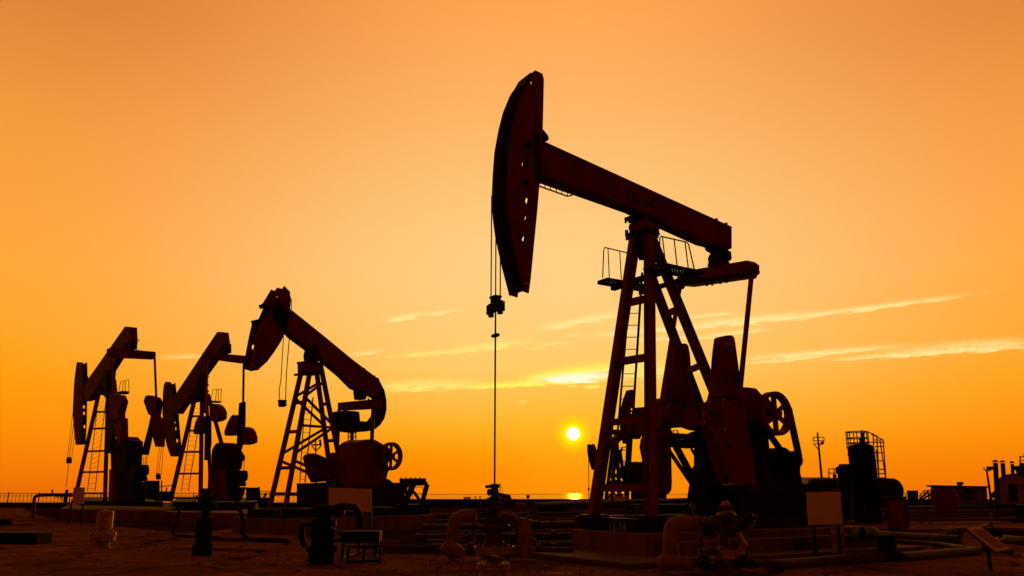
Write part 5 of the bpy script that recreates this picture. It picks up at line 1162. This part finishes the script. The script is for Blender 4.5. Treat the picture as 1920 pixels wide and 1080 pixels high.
for (x0,y0,x1,y1,r) in ((1866.5,868,1870,942,.16), (1880,868.5,1882,894,.15), (1898,870,1899,890,.12), (1917,873,1918,892,.14)):
    p, q = at(x0,y0,Yh-.3 if x0<1870 else Yh+2), at(x1,y1,Yh-.3 if x0<1870 else Yh+2)
    MB().tube([q, p], r, 12).lathe(p+Z3*.06, Z3, [(r*1.5,0), (r*.9,.1), (.02,.16)], 12).obj('chimney', 'dark', QH, smooth=True)
p = at(1908,874.5,Yh+2); MB().lathe(p-Z3*.1, Z3, [(.16,-.6), (.16,-.2), (.30,-.1), (.30,.12), (.2,.14)], 12).obj('roof_cowl', 'dark', QH, smooth=True)
MS = thing('lattice_mast', at(1918,900,64).xy.to_3d(), 'slim lattice mast behind the arched building at the right edge', 'mast')
mb = MB()
for x in (1912,1922): mb.bar(at(x,888,64), at(x-(1 if x>1915 else -1),856,64), .07)
mb.bar(at(1920,858,64), at(1920,850,64), .05)
for y in (856,864,872,880): mb.bar(at(1911,y,64), at(1923,y,64), .06)
mb.bar(at(1917,946,64), at(1917,885,64), .2); mb.obj('mast_frame', 'dark', MS)
def lamp_post(x0, yt, x1, yb, Y, label, cross, lamp):
    T = thing('light_pole', at(x1,yb,Y).xy.to_3d(), label, 'light pole', 'light poles')
    a, b = at(x1, yb, Y), at(x0, yt, Y); a.x = b.x = (a.x+b.x)/2*1.0
    MB().tube([(b.x,Y,0), (b.x,Y,b.z)], [.11,.06], 10).obj('pole', 'dark', T)
    mb = MB()
    def q(x,y): p = at(x,y,Y); return p
    for seg in cross: mb.tube([q(*s_) for s_ in seg], .035, 6)
    mb.obj('cross_arm', 'dark', T)
    for (x,y,w,h) in lamp: MB().box(q(x,y), w, .3, h).obj('floodlight', 'black', T, bevel=.02)
lamp_post(1534, 811, 1539, 894, 62, 'tall thin light pole with cross arms above the shed', [[(1525,832),(1545,832)], [(1525,826.5),(1545,826.5)], [(1525,820),(1545,820)], [(1525,820),(1525,828)], [(1545,820),(1545,828)], [(1526,833),(1534,842)], [(1543,832.5),(1537,835)], [(1540,832),(1540,892)][:1]+[(1540,833)]], [(1542,829.5,.14,.14)])
lamp_post(1851, 880, 1857, 938, 60, 'short light pole with a square floodlight left of the arched building', [[(1845,881),(1858,881)], [(1845,876),(1845,881)], [(1846,881),(1851,884)], [(1857,881),(1853,884)]], [(1856,878,.36,.26)])
AN = thing('dish_antenna', at(1868,932,57).xy.to_3d(), 'small dish and bracket by the left wall of the arched building', 'antenna')
mb = MB().lathe(at(1868,929,57), (-.8,-.3,.5), [(.05,0), (.28,.12), (.30,.14)], 14).bar(at(1868,942,57), at(1868,929,57), .06).bar(at(1863,930,57), at(1868,934,57), .12); mb.obj('dish', 'dark', AN)
CB = thing('pump_frame', pz(1915,985,0), 'black box frame machine cut by the right picture edge', 'machine')
b = pz(1915,982,0); Y_ = b.y; MB().prism([at(x,y,Y_) for x,y in ((1903,946),(1945,946),(1945,984),(1903,984))], Vector((.9,1.3,0))).obj('machine_body', 'black', CB, bevel=.03)
MB().bar(at(1866,948,Y_), at(1905,948,Y_), .16).bar(at(1867,948,Y_), at(1868,974,Y_), .14).bar(at(1866,974,Y_), at(1905,976,Y_), .16).obj('frame', 'dark', CB)
# distant masts, ship and buoy
MS = thing('lattice_mast', at(661,935,140).xy.to_3d(), 'distant lattice mast top showing above the curved-tail unit gearbox', 'mast')
mb = MB()
for x in (653,667.5): mb.bar(at(x+ (0 if x<660 else 0),808,140), at(x-1,945,140), .16)
mb.bar(at(660,806,140), at(660,945,140), .5)
for y in (811,818,826,834): mb.bar(at(653,y,140), at(668,y,140), .14)
for y in (812,820,828): mb.bar(at(653,y,140), at(667,y+7,140), .1).bar(at(667,y,140), at(653,y+7,140), .1)
mb.obj('mast_frame', 'dark', MS)
MS = thing('derrick_mast', at(592,935,130).xy.to_3d(), 'thin distant mast with cross arms seen through the lattice tower', 'mast')
mb = MB().bar(at(592,945,130), at(592,824,130), .18).bar(at(584,834,130), at(603,834,130), .22).bar(at(584,835,130), at(592,845,130), .16).bar(at(603,835,130), at(593,845,130), .16).bar(at(600,824,130), at(601,834,130), .3); mb.obj('mast_frame', 'dark', MS)
YX = 700.
SHp = thing('ship', (at(945,938,YX).x, YX, -2.6), 'dark ship with deckhouse and antenna mast on the sea behind the central rod', 'ship')
def sp(pts, dy=8): return [at(x,y,YX) for x,y in pts]
MB().prism(sp([(868,934.5), (958,934.5), (962,937.5), (958,941), (872,941)]), Vector((0,10,0))).obj('hull', 'ship', SHp)
MB().prism(sp([(930,924.5), (936,923.5), (944,925), (950,927), (957,928), (959,935.5), (929,935.5)]), Vector((0,8,0))).obj('deckhouse', 'ship', SHp)
MB().prism(sp([(868.5,932), (882.5,932), (881,936.5), (871,936.5)]), Vector((0,6,0))).obj('foredeck', 'ship', SHp)
mb = MB()
for (x0,y0,x1,y1,w) in ((938.5,906,937,925,.5), (942,912,942,924,.25), (891.5,930,892,936,.9), (900,930,900,936,1.0), (915,932,925,932,.25), (915,932,915,936,.25)): mb.bar(at(x0,y0,YX+2), at(x1,y1,YX+2), w)
for y in (909,914,919): mb.bar(at(936.8,y,YX+2), at(940,y,YX+2), .4)
for x in range(903,930,3): mb.bar(at(x,934,YX+2), at(x,936,YX+2), .25)
mb.obj('mast', 'ship', SHp)
BY = thing('buoy', (at(990,930,300).x, 300, -2.6), 'square dark marker on a thin stake in the sea left of the sun glitter', 'marker')
MB().prism([at(x,y,300) for x,y in ((987,928),(993,928),(993,934.5),(987,934.5))], Vector((0,1,0))).obj('marker_board', 'ship', BY)
MB().bar(at(990,934,300.5), at(990,945,300.5), .12).obj('stake', 'ship', BY)
# small things at the left edge
SB = thing('concrete_beam', pz(35,1018,0), 'long dark concrete beam lying on the pavement at the left edge', 'beam')
a, b = pz(-90,1019,0), pz(82,1019,0); MB().box(lerp(a,b,.5)+Z3*.17, (b-a).length, .9, .34).obj('beam_block', 'black', SB, bevel=.03)
SB = thing('concrete_beam', pz(5,984,0), 'short dark block farther back at the left edge', 'beam')
a, b = pz(-60,985,0), pz(16,985,0); MB().box(lerp(a,b,.5)+Z3*.15, (b-a).length, .5, .3).obj('beam_block', 'black', SB, bevel=.03)
# low machinery mass between the left units (pump skids)
for (x0,x1,y0,yb,lb) in ((330,378,940,966,'dark low equipment skid under the front of the second unit'), (400,495,942,975,'dark low equipment skid right of the second unit'), (1440,1512,966,1030,'dark equipment skid against the right side of the big plinth')):
    b = pz((x0+x1)/2,yb,0); T = thing('equipment_skid', b, lb, 'machinery', 'equipment skids')
    s = sc(1,b.y); w = (x1-x0)*s; h = (yb-y0)*s
    MB().box(b+Vector((0,.6,h*.25)), w, 1.2, h*.5).obj('skid_base', 'black', T, bevel=.03)
    mb = MB().lathe(b+Vector((-w*.3,.5,h*.70)), (1,0,0), [(h*.22,0), (h*.26,.08), (h*.26,w*.3), (h*.14,w*.33), (h*.14,w*.5), (h*.3,w*.52), (h*.3,w*.58)], 14); mb.obj('pump_body', 'dark', T, smooth=True)
    mb = MB().tube([b+Vector((w*.25,.5,h*.4)), b+Vector((w*.25,.5,h*.95)), b+Vector((w*.4,.5,h*.95))], h*.06, 8); handwheel(mb, b+Vector((w*.1,.2,h*.9)), (0,-1,0), h*.16); mb.obj('pipe_fitting', 'dark', T)

# small fittings among the line pipes
for i, (x, yb, q, m_, lb) in enumerate(((833,980,.20,'rust','rust coloured hand-wheel valve left of the central wellhead among the pipes'), (1112,962,.22,'cap','pale valve cluster beside the left foot of the tall tower'), (1032,990,.20,'dark','dark valve on the pipe row right of the short standpipe'),
   (962,992,.16,'rust','small valve between the central wellhead and the short standpipe'), (1022,1040,.15,'rust','low valve at the foot of the standpipe, nearest the plinth'), (872,1030,.16,'rust','low rusty valve left of the central wellhead base'),
   (1118,990,.16,'dark','dark valve stub above the plinth corner pipes'), (812,948,.24,'cap','distant pale valve in front of the sea wall left of the central rod'), (868,955,.2,'dark','dark valve stem just left of the central stuffing box'),
   (1462,1012,.2,'dark','dark valve beside the right side of the big plinth'), (1500,1040,.18,'rust','rusty valve in front of the equipment skid at right'), (1730,985,.16,'rust','small rusty valve on the thin dark pipe left of the red housing'), (1446,984,.2,'rust','rusty valve against the right end of the plinth'))):
    b = pz(x, yb, 0); T = thing('pipe_valve', b, lb, 'valve', 'valves on the line pipes')
    MB().lathe(b, Z3, [(q*.35,0), (q*.3,q*.3), (q*.3,q*1.2)], 10).obj('stub_pipe', m_, T, smooth=True)
    valve(T, b+Z3*q*1.6, (1,.2,0), q, m_, (0,-.3,1) if i % 2 else (0,-1,.1))
    h = MB().tube([b+Vector((q*.8,0,q*1.6)), b+Vector((q*2.2,0,q*1.6)), b+Vector((q*2.5,0,q*1.3)), b+Vector((q*2.5,0,0))], q*.28, 10); h.obj('bend_pipe', m_, T, smooth=True)
CF = thing('crate_frame', pz(1035,968,0), 'dark slatted crate among the pipes left of the tall tower', 'crate')
b = pz(1035,966,0); s = sc(1,b.y); mb = MB()
for k in range(9): mb.box(b+Vector(((-26+k*6.5)*s,0,11*s)), 3.4*s, .06, 20*s)
mb.box(b+Vector((0,.5,10*s)), 56*s, .8, 18*s); mb.obj('crate_body', 'dark', CF)
for (x, y, ln, lb) in ((1560,1022,2.2,'loose dark pipe offcut lying near the black bin'), (745,1034,1.8,'loose pipe offcut on the pavement right of the pipe stand'), (455,1018,2.6,'loose pipe offcut on the pavement right of the black wellhead tree')):
    b = pz(x, y, 0); T = thing('pipe_offcut', b, lb, 'pipe'); MB().tube([b+Vector((-ln/2,.1,.11)), b+Vector((ln/2,-.15,.11))], .055, 10).obj('pipe_run', 'pipe', T, smooth=True)
